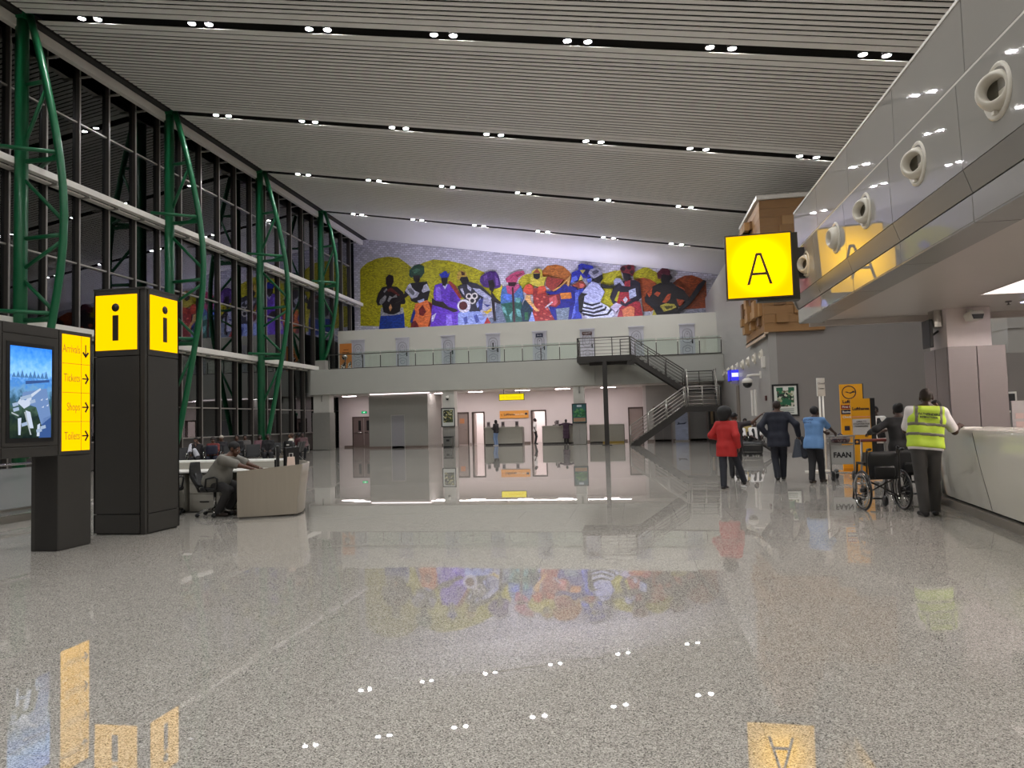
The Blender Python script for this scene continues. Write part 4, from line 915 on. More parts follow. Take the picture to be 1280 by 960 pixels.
for x in (-8.85, -8.12, -7.0):
    b = MB(); b.box(x, x+.62, 12.08, 12.7, .02, .70); dp = b.build('pedestal', M_drw, rt, o)
    for z0, z1 in ((.06, .33), (.345, .52), (.535, .69)):
        b = MB(); b.box(x+.01, x+.61, 12.06, 12.08, z0, z1); d = b.build('drawer', M_drw, dp, o); 
        b = MB(); b.box(x+.22, x+.40, 12.05, 12.06, (z0+z1)/2-.01, (z0+z1)/2+.01); b.build('drawer_pull', M_kdark, dp, o)
# monitor, keyboard etc on desk
rt = root('desk_monitor', 'black computer monitor seen from behind on the information desk', 'monitor', (-6.2, 11.75, .75), R(-60))
b = MB(); b.box(-.17, .17, -.03, .02, .06, .44); b.build('housing', M_black, rt, None, .01)
b = MB(); b.prism([(-.03, 0), (.03, 0), (.03, .2), (-.03, .2)], -.06, -.03); b.box(-.11, .11, -.1, .08, 0, .015); b.build('stand', M_black, rt)
rt = root('desk_monitor', 'second dark monitor just behind the first one on the information desk', 'monitor', (-6.12, 12.1, .75), R(-100))
b = MB(); b.box(-.2, .2, -.03, .02, .06, .40); b.build('housing', M_black, rt, None, .01); b = MB(); b.box(-.1, .1, -.08, .08, 0, .015); b.box(-.03, .03, -.05, -.02, 0, .2); b.build('stand', M_black, rt)
rt = root('keyboard', 'flat dark keyboard under the hands of the desk clerk', 'keyboard', (-6.42, 11.56, .75), R(-70))
b = MB(); b.box(-.2, .2, -.07, .07, 0, .02); b.build('body', M_black, rt, None, .004)
b = MB(); [b.box(-.19+.027*i, -.19+.027*i+.022, -.06+.03*j, -.06+.03*j+.024, .02, .026) for i in range(14) for j in range(4)]; tag(b.build('keys', M_dark, rt), kind='stuff')
rt = root('paper_bag', 'pale pink paper bag standing on the information desk by the monitor', 'bag', (-5.98, 11.8, .75), R(20))
b = MB(); b.add([(-.07, -.05, 0), (.07, -.05, 0), (.07, .05, 0), (-.07, .05, 0), (-.06, -.01, .24), (.06, -.01, .24), (.06, .01, .24), (-.06, .01, .24)], [(3, 2, 1, 0), (0, 1, 5, 4), (1, 2, 6, 5), (2, 3, 7, 6), (3, 0, 4, 7), (4, 5, 6, 7)]); b.build('body', mat('paper_pink', (224, 200, 184), .6), rt)
b = MB(); b.tube([(-.03, 0, .23), (-.03, 0, .30), (.03, 0, .30), (.03, 0, .23)], .006, 6); b.build('handle', M_white, rt)
rt = root('receipt_printer', 'low black printer beside the paper bag on the information desk', 'printer', (-5.85, 11.68, .75), R(30))
b = MB(); b.box(-.1, .1, -.06, .06, 0, .06); b.box(-.07, .07, -.03, .03, .06, .075); b.build('body', M_black, rt, None, .006)
b = MB(); b.box(-.14, .1, -.1, .1, 0, .006); q = b.build('paper_sheet', mat('paper', (226, 222, 216), .6)); q.location = (-6.15, 11.5, .75); q.rotation_euler = (0, 0, .4); tag(q, 'white papers lying on the information desk before the monitor', 'paper')
M_fab = mat('chair_black', (24, 24, 25), .6, var=.2, scale=20)
def office_chair(label, loc, rz):
    rt = root('office_chair', label, 'chair', loc, rz)
    b = MB(); b.add(*superbox(.24, .24, .045, (0, .02, .47))); b.build('seat', M_fab, rt)
    b = MB(); n = 9; v = []; 
    for i in range(n):
        t = i/(n-1); z = .50+.44*t; w = .19*(1-.35*abs(t-.5)**1.5*2); y = -.24-.05*math.sin(t*3)-.10*t
        v += [(-w, y+.03, z), (0, y-.02, z), (w, y+.03, z), (w, y-.02, z), (0, y-.07, z), (-w, y-.02, z)]
    F = [(r*6+i, r*6+(i+1) % 6, (r+1)*6+(i+1) % 6, (r+1)*6+i) for r in range(n-1) for i in range(6)]+[(5, 4, 3, 2, 1, 0), tuple(6*(n-1)+i for i in range(6))]
    b.add(v, F, 0, True); b.build('backrest', M_fab, rt)
    b = MB(); b.tube([(0, -.1, .43), (0, -.28, .43), (0, -.33, .55), (0, -.35, .75)], .025, 8); b.build('back_support', M_black, rt)
    for s in (-1, 1):
        b = MB(); b.tube([(s*.22, -.05, .45), (s*.30, -.05, .5), (s*.30, -.03, .66), (s*.30, .12, .69), (s*.30, .16, .66), (s*.28, .14, .5), (s*.22, .1, .45)], .018, 8); b.build('armrest', M_black, rt)
    b = MB(); b.tube([(0, 0, .10), (0, 0, .43)], .027, 12); b.build('gas_column', M_chrome, rt)
    for k in range(5):
        q = R(72*k+18); c, s = math.cos(q), math.sin(q); b = MB(); b.tube([(0, 0, .12), (.14*c, .14*s, .115), (.29*c, .29*s, .075)], [.03, .025, .018], 8); leg = b.build('base_leg', M_chrome, rt)
        b = MB(); b.lathe([(.034, -.022), (.036, 0), (.034, .022)], (.29*c, .29*s, .036), 'x', 14); b.build('caster', M_black, leg)
    return rt
def superbox(a, c, h, o, n=3.2, seg=28):
    """rounded cushion"""
    v = []; f = []; L = [(-h, .86), (-h*.6, .97), (0, 1), (h*.6, .97), (h, .86)]
    for z, k in L:
        for i in range(seg):
            q = 2*math.pi*i/seg; x = abs(math.cos(q))**(2/n)*math.copysign(1, math.cos(q)); y = abs(math.sin(q))**(2/n)*math.copysign(1, math.sin(q)); v.append((o[0]+a*k*x, o[1]+c*k*y, o[2]+z))
    for r in range(4): f += [(r*seg+i, r*seg+(i+1) % seg, (r+1)*seg+(i+1) % seg, (r+1)*seg+i) for i in range(seg)]
    f += [tuple(range(seg-1, -1, -1)), tuple(4*seg+i for i in range(seg))]
    return v, f, 0, True
office_chair('black office chair with chrome star base under the desk clerk', (-7.3, 11.58, 0), R(-80))
office_chair('empty black office chair half hidden by the information pillar', (-8.35, 11.75, 0), R(-30))
# ================================================================== WAITING SEATS with loop arms
M_seat = mat('seat_black', (20, 20, 22), .45)
def bench(label, loc, rz, n=3):
    rt = root('beam_seat', label, 'seat', loc, rz, 'black waiting seats by the glass wall')
    W = .58
    b = MB(); b.box(-W*n/2, W*n/2, -.03, .03, .30, .36); b.build('beam', M_chrome, rt)
    for i in range(n):
        x = -W*n/2+W*(i+.5)
        b = MB(); b.add(*superbox(.26, .24, .03, (x, .06, .39))); b.build('seat', M_seat, rt)
        b = MB(); b.prism([(-.20, .42), (-.24, .43), (-.36, .86), (-.33, .87)], x-.26, x+.26, 'x'); b.build('backrest', M_seat, rt, None, .01)
    for i in range(n+1):
        x = -W*n/2+W*i
        b = MB(); b.tube([(x, .02, .34), (x, -.06, .52), (x, -.14, .62), (x, .02, .70), (x, .22, .68), (x, .26, .60), (x, .16, .5), (x, .05, .36)], .02, 8); b.build('arm_loop', M_chrome, rt)
    for x in (-W*n/2+.3, W*n/2-.3):
        b = MB(); b.tube([(x, .28, .02), (x, 0, .3), (x, -.3, .02)], .025, 8); b.build('leg', M_chrome, rt)
    return rt
bench('black waiting seats under the person in white with a laptop', (-15.05, 30.0, 0), R(105), 3)
bench('row of black waiting seats behind the information desk, nearest the pillar', (-15.6, 24.1, 0), R(205), 4)
bench('second row of black waiting seats behind the one nearest the pillar', (-15.6, 26.3, 0), R(205), 5)
bench('black waiting seats in shade behind the desk monitor', (-15.7, 28.2, 0), R(205), 5)
rt = root('backpack', 'black backpack with a white mark standing on a waiting seat', 'bag', (-14.65, 28.69, .44))
b = MB(); b.add(*superbox(.2, .14, .24, (0, 0, .26))); b.build('body', M_black, rt)
b = MB(); b.box(-.02, .1, -.148, -.142, .3, .36); b.build('mark', M_white, rt)
b = MB(); b.tube([(-.1, .12, .1), (-.1, .2, .3), (-.08, .1, .48)], .015, 6); b.build('strap', M_black, rt)

# ================================================================== RIGHT: stands, trolley, wheelchairs
M_or = mat('stand_orange', (232, 164, 26), .4, var=.03)
M_or2 = mat('stand_orange_deep', (206, 140, 24), .4, var=.03)
navy = MATS['airline_navy']
def stand(label, loc, w, h, rz, side):
    rt = root('airline_stand', label, 'stand', loc, rz)
    b = MB(); b.box(-w/2, w/2, -.03, .03, .12, h); b.build('panel', M_or, rt)
    b = MB(); b.box(w/2, w/2+side, -.04, .10, .1, h+.005); b.build('side_frame', M_black, rt)
    b = MB(); b.box(-w/2-.05, w/2+side+.03, -.25, .3, 0, .05); b.box(-w/2, w/2, -.04, .04, .05, .12); b.build('base', M_or2, rt)
    return rt
rt = stand('orange check-in stand with a taped paper and a black edge, the nearer of two', (5.02, 17.5, 0), .40, 1.80, R(-4), .10)
text('Lufthansa', .092, (0, -.033, 1.57), FY, navy, rt, bold=.003)
b = MB(); b.box(-.2, .2, -.034, -.03, 1.375, 1.40); b.build('pink_band', mat('band_pink', (226, 150, 110), .5), rt)
b = MB(); b.box(-.185, .185, -.036, -.03, .98, 1.34); b.build('paper', mat('paper_grey', (196, 192, 188), .6), rt)
for i, s_ in enumerate(('OPEN TO', 'COUNTER FOR', 'PASSENGERS')): text(s_, .05, (0, -.039, 1.28-.055*i), FY, M_ink, rt)
b = MB(); b.box(-.17, -.05, -.036, -.03, .76, .88); b.build('emblem_box', navy, rt)
b = MB(); b.lathe([(.03, -.036), (.03, -.040)], (-.11, 0, .82), 'y', 12); b.build('emblem_mark', M_or2, rt)
rt = stand('taller orange check-in stand with a crane emblem, behind the other one', (5.25, 19, 0), .52, 2.19, R(-2), .02)
b = MB(); b.tube([(-.05+.155*math.cos(R(15*k)), -.034, 1.99+.155*math.sin(R(15*k))) for k in range(24)], .011, 6, closed=True)
b.prism([(-.15, 2.0), (-.10, 2.01), (-.05, 1.985), (0, 1.99), (.04, 2.02), (.10, 2.02), (.11, 2.005), (.05, 2.0), (.10, 1.99), (.09, 1.98), (.03, 1.975), (-.01, 1.955), (-.06, 1.97)], -.036, -.03); b.build('crane_emblem', navy, rt)
text('Lufthansa', .105, (-.01, -.033, 1.755), FY, navy, rt, bold=.004)
for z0, z1, m, t_ in ((1.58, 1.68, mat('first_red', (128, 30, 28), .5), 'First Class'), (1.45, 1.56, mat('business_navy', (24, 28, 56), .5), 'Business Class'), (1.33, 1.43, M_or, 'Check-in')):
    b = MB(); b.box(-.25, .25, -.036, -.03, z0, z1); b.build('class_band', m, rt); text(t_, .075, (-.225, -.039, (z0+z1)/2), FY, M_white, rt, 'LEFT', bold=.002)
b = MB(); b.box(-.19, -.07, -.036, -.03, 1.05, 1.16); b.build('emblem_box', navy, rt)
# white sign on two poles
rt = root('pole_sign', 'white notice board on two thin white poles beside the man in the blue shirt', 'sign', (4.72, 19.7, 0), R(24))
b = MB(); b.box(-.115, .115, -.02, .02, 1.93, 2.40); b.build('board', M_white, rt, None, .004)
text('Closed', .075, (0, -.022, 2.26), FY, mat('grey_ink', (96, 96, 98), .5), rt); text('Counter', .055, (0, -.022, 2.13), FY, MATS['grey_ink'], rt)
for x in (-.05, .05):
    b = MB(); b.tube([(x, 0, .03), (x, 0, 1.95)], .022, 8); b.build('pole', M_rail, rt)
b = MB(); b.box(-.5, .09, -.2, .12, 0, .03); b.build('base', M_rail, rt)
# luggage trolley
M_trol = mat('trolley_grey', (160, 158, 154), .3, .6)
rt = root('luggage_trolley', 'grey luggage trolley lettered FAAN pushed by the man in blue', 'trolley', (4.42, 16.9, 0), R(0))
b = MB(); b.box(-.23, .23, -.03, 0, .36, .78); b.build('board', mat('trolley_board', (176, 176, 172), .4), rt, None, .006)
text('FAAN', .16, (0, -.033, .56), FY, mat('black_letter', (20, 20, 22), .5), rt, sx=.9, bold=.006)
b = MB()
for s in (-1, 1): b.tube([(s*.24, .5, .14), (s*.24, -.02, .16), (s*.25, -.03, .9), (s*.25, -.1, .98)], .018, 8)
b.tube([(-.25, -.1, .98), (.25, -.1, .98)], .02, 8); b.build('frame', M_trol, rt)
b = MB(); [b.tube([(-.24+.08*k, -.02, .16), (-.24+.08*k, .5, .14)], .01, 6) for k in range(7)]; b.tube([(-.24, .5, .14), (.24, .5, .14)], .016, 6); b.build('deck_bars', M_trol, rt)
b = MB(); b.box(-.26, .26, -.04, .22, .80, .83); [b.tube([(-.25, -.04+.26*j, .83), (-.25, -.04+.26*j, .93), (.25, -.04+.26*j, .93), (.25, -.04+.26*j, .83)], .008, 6) for j in (0, 1)]; b.build('basket', M_trol, rt)
for x, y in ((-.22, -.05), (.22, -.05), (0, .5)):
    b = MB(); b.lathe([(.105, -.025), (.11, 0), (.105, .025)], (x, y, .11), 'x', 18); w_ = b.build('wheel', M_black, rt); b = MB(); b.box(x-.035, x+.035, y-.02, y+.02, .09, .18); b.build('fork', M_trol, w_)
rt = root('tote_bag', 'bundle of printed bags lying in the trolley basket', 'bag', (4.42, 16.98, .835))
b = MB(); b.add(*superbox(.2, .1, .07, (0, 0, .07))); b.build('body', collage('print_bag', [(130, 110, 108), (60, 54, 70), (160, 140, 130), (90, 60, 60)], 22), rt); b = MB(); b.tube([(-.1, 0, .12), (0, -.02, .2), (.1, 0, .12)], .012, 6); b.build('handle', mat('purple_strap', (52, 50, 92), .6), rt)
# wheelchairs
def wheelchair(label, loc, rz):
    rt = root('wheelchair', label, 'wheelchair', loc, rz, 'wheelchairs at the reception counter')
    for s in (-1, 1):
        x = s*.29
        b = MB(); b.tube([(x, .29*math.cos(R(12*k)), .30+.29*math.sin(R(12*k))) for k in range(30)], .018, 8, closed=True); w = b.build('wheel', M_black, rt)
        b = MB(); b.tube([(x+s*.03, .25*math.cos(R(12*k)), .30+.25*math.sin(R(12*k))) for k in range(30)], .012, 6, closed=True); b.build('hand_rim', M_chrome, w)
        b = MB(); b.tube([(x, .268*math.cos(R(12*k)), .30+.268*math.sin(R(12*k))) for k in range(30)], .008, 6, closed=True)
        for k in range(18): q = R(20*k); b.tube([(x-s*.02, .03*math.cos(q+.6), .30+.03*math.sin(q+.6)), (x, .268*math.cos(q), .30+.268*math.sin(q))], .0028, 4)
        b.build('spokes', M_chrome, w)
        b = MB(); b.lathe([(.035, -.04), (.035, .04)], (x, 0, .30), 'x', 14); b.build('hub', M_black, w)
        xi = s*.24
        b = MB(); b.tube([(xi, -.03, .22), (xi, -.04, .5), (xi, -.06, .86), (xi, -.10, .92), (xi, -.18, .93)], .014, 8); b.tube([(xi, -.03, .48), (xi, .4, .5), (xi, .46, .35), (xi, .52, .12)], .014, 8); b.tube([(xi, -.03, .2), (xi, .38, .2), (xi, .4, .5)], .014, 8); b.build('side_frame', M_dark, rt)
        b = MB(); b.tube([(xi, -.10, .92), (xi, -.21, .93)], .02, 8); b.build('push_grip', M_black, rt)
        b = MB(); b.tube([(xi, -.02, .68), (xi, .1, .7), (xi, .3, .69), (xi, .34, .5)], .016, 8); b.box(xi-.025, xi+.025, .0, .28, .69, .72); b.build('armrest', M_black, rt)
        b = MB(); b.lathe([(.08, -.016), (.085, 0), (.08, .016)], (s*.2, .4, .085), 'x', 16); b.build('caster', M_black, rt)
        b = MB(); b.box(s*.13-.07, s*.13+.07, .5, .64, .1, .12); b.build('footplate', M_black, rt)
    b = MB(); b.add(*superbox(.225, .012, .21, (0, -.055, .68), n=5)); b.build('backrest', M_fab, rt)
    b = MB(); b.box(-.22, .22, -.02, .4, .46, .50); b.build('seat', M_fab, rt, None, .01)
    b = MB(); b.tube([(-.24, .1, .22), (.24, .1, .47)], .013, 8); b.tube([(.24, .1, .22), (-.24, .1, .47)], .013, 8); b.build('cross_brace', M_dark, rt)
    b = MB(); b.add(*superbox(.16, .03, .09, (0, -.09, .58), n=5)); b.build('rear_pocket', M_black, rt)
wheelchair('empty black wheelchair seen from behind, left of the person in the yellow vest', (3.66, 11.85, 0), R(6))
wheelchair('second black wheelchair mostly hidden behind the person in the yellow vest', (4.36, 12.55, 0), R(-10))
rt = root('luggage_trolley', 'small steel trolley with a red grip behind the person in the black suit', 'trolley', (4.28, 14.3, 0))
b = MB(); [b.tube([(s*.22, .4, .14), (s*.22, 0, .16), (s*.2, -.05, .95)], .02, 8) for s in (-1, 1)]; b.tube([(-.22, .4, .14), (.22, .4, .14)], .016, 8); b.box(-.2, .2, -.02, .0, .5, .75); b.build('frame', M_trol, rt)
b = MB(); b.tube([(-.22, -.06, .97), (.22, -.06, .97)], .028, 10); b.build('grip', mat('grip_red', (120, 50, 40), .5), rt)
for x, y in ((-.2, 0), (.2, 0), (0, .4)):
    b = MB(); b.lathe([(.07, -.02), (.075, 0), (.07, .02)], (x, y, .075), 'x', 16); b.build('wheel', M_black, rt)
# bench with luggage at the far right wall
rt = root('suitcase', 'black suitcase lying in front of the two seated staff', 'suitcase', (4.15, 27.55, 0), R(-8))
b = MB(); b.add(*superbox(.36, .18, .235, (0, 0, .28), n=6)); b.build('shell', M_black, rt)
b = MB(); b.tube([(-.34, -.185, .4), (.34, -.185, .4)], .008, 6); b.tube([(-.34, -.185, .15), (.34, -.185, .15)], .008, 6); b.build('zip', M_chrome, rt)
for x, y in ((-.3, -.12), (.3, -.12), (-.3, .12), (.3, .12)):
    b = MB(); b.lathe([(.025, -.02), (.025, .02)], (x, y, .025), 'x', 10); b.build('wheel', M_dark, rt)
bench('black waiting seats with staff sitting by the right wall', (4.1, 28.35, 0), R(180), 2)
q = bpy.data.objects[-1] if False else None
# ================================================================== MOSAIC MURAL (flat wall mosaic, outlines in cm on the wall plane: x, z)
MURAL = [
 ('backdrop', [
  ((188,180,22),[-2093,926,-2088,1368,-2066,1391,-2029,1418,-1949,1448,-1857,1455,-1772,1442,-1712,1397,-1671,1359,-1642,1299,-1609,1152,-1699,901]),
  ((190,184,26),[-1711,890,-1681,1156,-1667,1272,-1647,1346,-1586,1386,-1496,1409,-1378,1393,-1249,1355,-1168,1321,-1099,1285,-1060,1234,-964,1160,-967,1058,-1023,1083,-1319,905]),
  ((112,124,140),[-1021,1038,-951,1057,-931,965,-921,890,-1059,889,-1070,932]),
  ((196,190,40),[-837,1204,-811,1236,-776,1251,-736,1254,-717,1145,-819,1140,-836,1169]),
  ((188,112,44),[-668,1256,-616,1303,-554,1309,-498,1293,-455,1253,-434,1218,-441,1179,-492,1143,-614,1196,-647,1220]),
  ((194,188,34),[-220,1222,-176,1222,-121,1235,-77,1235,-63,1173,-94,1075,-130,977,-163,957,-233,994,-230,1077]),
  ((194,188,34),[9,1202,42,1225,86,1244,118,1244,181,1205,212,1173,241,1111,177,1103,18,1157]),
  ((180,86,38),[23,1165,83,1171,136,1155,178,1125,176,1070,149,929,127,917,74,922,59,1110]),
  ((164,76,30),[286,1111,324,1144,378,1167,431,1167,482,1145,528,1115,526,925,368,922,339,984]),
 ]),
 ('backdrop_patch', [
  ((200,205,215),[76,921,127,921,125,887,74,889]),
 ]),
 ('backdrop_ledge', [
  ((170,172,186),[337,924,583,922,582,887,335,889]),
 ]),
 ('1', [
  ((26,62,150),[-1926,1006,-1738,1013,-1732,868,-1944,878]),
  ((170,170,172),[-1922,1058,-1744,1049,-1739,1005,-1817,994,-1927,994]),
  ((25,18,18),[-1910,1216,-1861,1225,-1789,1215,-1741,1171,-1722,1094,-1731,1077,-1761,1079,-1768,1021,-1817,1000,-1854,1002,-1902,1022,-1913,1081,-1949,1077,-1961,1113,-1942,1171]),
  ((150,148,146),[-1899,1186,-1874,1208,-1867,1196,-1893,1173]),
  ((150,148,146),[-1930,1117,-1887,1156,-1875,1143,-1888,1109,-1919,1079,-1934,1094]),
  ((150,148,146),[-1870,1108,-1851,1148,-1827,1135,-1796,1156,-1790,1133,-1833,1129,-1858,1100]),
  ((110,40,30),[-1868,1196,-1837,1212,-1766,1149,-1778,1141,-1838,1182,-1862,1178]),
  ((30,15,20),[-1878,1290,-1853,1315,-1835,1308,-1818,1301,-1815,1257,-1831,1226,-1834,1211,-1862,1213,-1879,1243]),
  ((206,150,96),[-1843,1083,-1831,1053,-1847,1026,-1859,1055]),
 ]),
 ('2', [
  ((224,114,54),[-1647,1072,-1551,1096,-1504,1064,-1488,1000,-1525,944,-1538,858,-1696,866,-1674,934,-1654,1009]),
  ((112,30,30),[-1545,1090,-1498,1053,-1489,994,-1519,944,-1537,881,-1551,882,-1518,984,-1528,1043]),
  ((112,30,30),[-1618,1024,-1587,1063,-1559,1010,-1583,976,-1613,983]),
  ((112,30,30),[-1680,935,-1644,944,-1615,885,-1687,871]),
  ((24,44,120),[-1673,992,-1654,1038,-1643,1002,-1674,923,-1689,935]),
  ((28,20,20),[-1818,1099,-1729,1159,-1694,1145,-1767,1099,-1810,1084]),
  ((25,20,24),[-1680,1237,-1548,1241,-1526,1164,-1545,1096,-1575,1092,-1641,1081,-1677,1097,-1688,1144,-1718,1146,-1729,1170,-1698,1227]),
  ((198,198,210),[-1704,1215,-1680,1237,-1668,1202,-1639,1171,-1609,1157,-1628,1126,-1670,1113,-1694,1145,-1723,1176]),
  ((198,198,210),[-1591,1168,-1572,1213,-1548,1224,-1525,1170,-1549,1166,-1579,1154]),
  ((110,110,116),[-1705,1192,-1674,1196,-1645,1159,-1658,1137,-1687,1162]),
  ((182,192,232),[-1629,1095,-1574,1110,-1572,1091,-1611,1077]),
  ((34,78,56),[-1690,1296,-1684,1337,-1647,1370,-1604,1378,-1569,1359,-1567,1312,-1595,1273,-1648,1288,-1673,1277]),
  ((70,120,92),[-1666,1330,-1623,1350,-1594,1331,-1618,1321,-1642,1305]),
  ((28,16,20),[-1657,1294,-1600,1291,-1604,1256,-1620,1234,-1643,1241,-1655,1265]),
 ]),
 ('3', [
  ((104,60,186),[-1485,1208,-1437,1220,-1372,1210,-1338,1176,-1309,1134,-1287,1087,-1306,1030,-1290,984,-1299,847,-1517,857,-1528,892,-1512,1042,-1494,1087,-1498,1145]),
  ((146,116,230),[-1401,978,-1360,976,-1351,866,-1404,863]),
  ((140,108,222),[-1479,1190,-1444,1200,-1437,1095,-1476,1092]),
  ((80,44,150),[-1367,1166,-1316,1123,-1311,1054,-1370,1080]),
  ((212,212,234),[-1514,972,-1478,994,-1503,931,-1518,926]),
  ((214,214,236),[-1431,1217,-1381,1213,-1406,1172]),
  ((44,34,32),[-1511,1111,-1476,1086,-1423,1077,-1382,1035,-1318,1014,-1307,996,-1342,991,-1406,1022,-1477,1046,-1512,1059]),
  ((30,20,24),[-1436,1269,-1383,1266,-1387,1220,-1402,1195,-1426,1203]),
  ((36,52,172),[-1450,1287,-1417,1305,-1402,1313,-1391,1308,-1379,1286,-1367,1297,-1380,1261,-1436,1262,-1441,1278]),
  ((150,56,42),[-1381,1225,-1363,1233,-1320,1192,-1275,1103,-1293,1092,-1344,1171]),
 ]),
 ('4', [
  ((146,164,216),[-1307,985,-1219,1014,-1138,987,-1081,933,-1095,859,-1310,856]),
  ((44,44,54),[-1308,1186,-1225,1219,-1156,1200,-1110,1169,-1031,1084,-1043,1062,-1100,1088,-1136,1056,-1138,987,-1219,989,-1229,1061,-1275,1109]),
  ((176,180,202),[-1191,1168,-1133,1158,-1043,1085,-1055,1061,-1146,1118]),
  ((184,184,200),[-1232,1199,-1197,1168,-1204,1144,-1227,1163]),
  ((184,184,200),[-1288,1168,-1267,1172,-1251,1112,-1268,1131]),
  ((150,160,205),[-1165,1046,-1129,1095,-1124,1055,-1155,1011]),
  ((70,84,152),[-1188,955,-1162,967,-1140,913,-1169,897]),
  ((70,84,152),[-1267,942,-1238,958,-1233,901,-1257,896]),
  ((214,208,196),[-1150,1105,-1152,1095,-1158,1088,-1166,1083,-1176,1081,-1186,1084,-1194,1090,-1199,1098,-1201,1108,-1199,1117,-1193,1125,-1185,1130,-1175,1132,-1165,1129,-1157,1123,-1152,1115]),
  ((26,24,30),[-1161,1106,-1162,1100,-1165,1096,-1170,1093,-1176,1092,-1182,1093,-1186,1097,-1189,1102,-1190,1107,-1189,1113,-1186,1117,-1181,1120,-1175,1121,-1169,1120,-1165,1116,-1162,1111]),
  ((214,208,196),[-1167,1070,-1169,1060,-1175,1052,-1184,1047,-1195,1046,-1205,1048,-1213,1054,-1219,1063,-1221,1073,-1218,1083,-1212,1092,-1203,1097,-1193,1098,-1183,1096,-1174,1089,-1169,1081]),
  ((26,24,30),[-1178,1071,-1180,1065,-1183,1061,-1188,1057,-1194,1057,-1200,1058,-1205,1062,-1208,1067,-1209,1073,-1208,1079,-1205,1083,-1199,1086,-1193,1087,-1188,1086,-1183,1082,-1179,1077]),
  ((214,208,196),[-1195,1105,-1197,1096,-1202,1088,-1210,1083,-1220,1082,-1229,1084,-1237,1090,-1242,1098,-1244,1107,-1242,1117,-1236,1124,-1228,1129,-1219,1130,-1209,1128,-1202,1122,-1196,1114]),
  ((26,24,30),[-1205,1105,-1206,1100,-1209,1096,-1214,1093,-1220,1092,-1225,1093,-1230,1097,-1233,1101,-1233,1107,-1232,1112,-1229,1117,-1224,1119,-1219,1120,-1213,1119,-1209,1115,-1206,1111]),
  ((226,222,228),[-1208,1032,-1211,1017,-1218,1003,-1230,992,-1244,986,-1260,984,-1276,988,-1290,996,-1301,1007,-1308,1022,-1311,1038,-1308,1053,-1300,1067,-1288,1077,-1274,1084,-1258,1085,-1242,1082,-1228,1074,-1217,1062,-1210,1048]),
  ((84,32,32),[-1231,1035,-1235,1021,-1244,1010,-1258,1004,-1273,1005,-1287,1012,-1296,1024,-1299,1039,-1295,1053,-1285,1064,-1272,1070,-1256,1069,-1243,1062,-1234,1050]),
  ((26,22,28),[-1283,1259,-1230,1262,-1219,1227,-1237,1198,-1267,1202,-1286,1234]),
  ((196,164,66),[-1309,1261,-1300,1295,-1273,1308,-1241,1294,-1230,1257,-1277,1258,-1289,1236,-1304,1237]),
  ((72,30,22),[-1276,1302,-1247,1289,-1247,1268,-1271,1269]),
 ]),
 ('5', [
  ((164,166,182),[-1106,1088,-1049,1062,-1008,1083,-1013,1003,-1029,933,-1116,949,-1119,1043]),
  ((52,62,124),[-1147,1068,-1106,1088,-1120,1003,-1138,993]),
  ((52,62,124),[-1105,1042,-1053,1031,-1079,1015]),
  ((204,172,44),[-1115,986,-1080,987,-1045,1011,-1045,985,-1081,962]),
  ((196,188,34),[-1006,1145,-962,1180,-958,1125,-985,1081,-969,1051,-1003,1062]),
  ((28,20,24),[-1047,1136,-1014,1083,-969,1046,-986,1035,-1021,1049,-1019,1003,-1016,912,-1033,907,-1040,982,-1044,1050]),
  ((72,36,112),[-1132,1210,-1125,1250,-1096,1271,-1049,1288,-1008,1283,-986,1247,-971,1160,-1012,1156,-1087,1167,-1104,1173]),
  ((120,84,164),[-1102,1248,-1073,1264,-1073,1235,-1097,1214]),
  ((120,84,164),[-1015,1254,-993,1230,-988,1178,-1006,1174]),
  ((28,18,22),[-1068,1218,-1027,1221,-1014,1174,-1036,1129,-1058,1147]),
  ((172,50,42),[-1106,891,-1081,938,-1056,892]),
 ]),
 ('6', [
  ((72,112,164),[-960,1154,-925,1169,-817,1163,-797,1071,-821,1027,-975,1030,-973,1103]),
  ((30,90,72),[-975,1035,-820,1049,-811,958,-774,866,-928,868,-954,954]),
  ((104,164,154),[-969,1024,-941,1005,-926,942,-959,975]),
  ((104,164,154),[-865,1075,-819,1072,-832,1033,-860,1040]),
  ((104,164,154),[-914,947,-885,974,-898,895]),
  ((104,164,154),[-861,995,-828,982,-818,925,-852,938]),
  ((84,120,210),[-956,1108,-893,1099,-905,1054,-951,1074]),
  ((190,80,122),[-931,1169,-828,1175,-826,1152,-881,1097,-921,1111]),
  ((60,22,36),[-918,1206,-853,1202,-862,1160,-908,1162]),
  ((192,72,112),[-935,1221,-900,1247,-854,1270,-796,1275,-786,1253,-838,1226,-850,1192,-924,1196]),
  ((130,40,66),[-854,1244,-808,1261,-803,1250,-843,1227]),
  ((62,22,28),[-887,1155,-873,1155,-866,871,-883,871]),
 ]),
 ('7', [
  ((26,52,64),[-799,1042,-770,1069,-721,999,-759,877,-810,873,-824,982]),
  ((40,100,60),[-796,957,-768,962,-769,905,-792,901]),
  ((62,92,222),[-755,1012,-727,999,-736,976]),
  ((152,172,232),[-770,877,-739,966,-708,874]),
  ((150,46,42),[-734,1135,-643,1141,-618,1061,-620,982,-577,923,-573,873,-714,874,-734,954,-721,1016]),
  ((214,110,90),[-702,1065,-683,1060,-688,1048,-705,1053]),
  ((214,110,90),[-669,1041,-650,1035,-655,1023,-672,1029]),
  ((214,110,90),[-692,1020,-673,1014,-678,1002,-695,1007]),
  ((214,110,90),[-651,1074,-632,1068,-637,1056,-654,1061]),
  ((214,110,90),[-723,948,-704,942,-708,930,-725,936]),
  ((214,110,90),[-655,950,-636,944,-641,932,-657,938]),
  ((214,110,90),[-610,931,-592,925,-596,913,-613,919]),
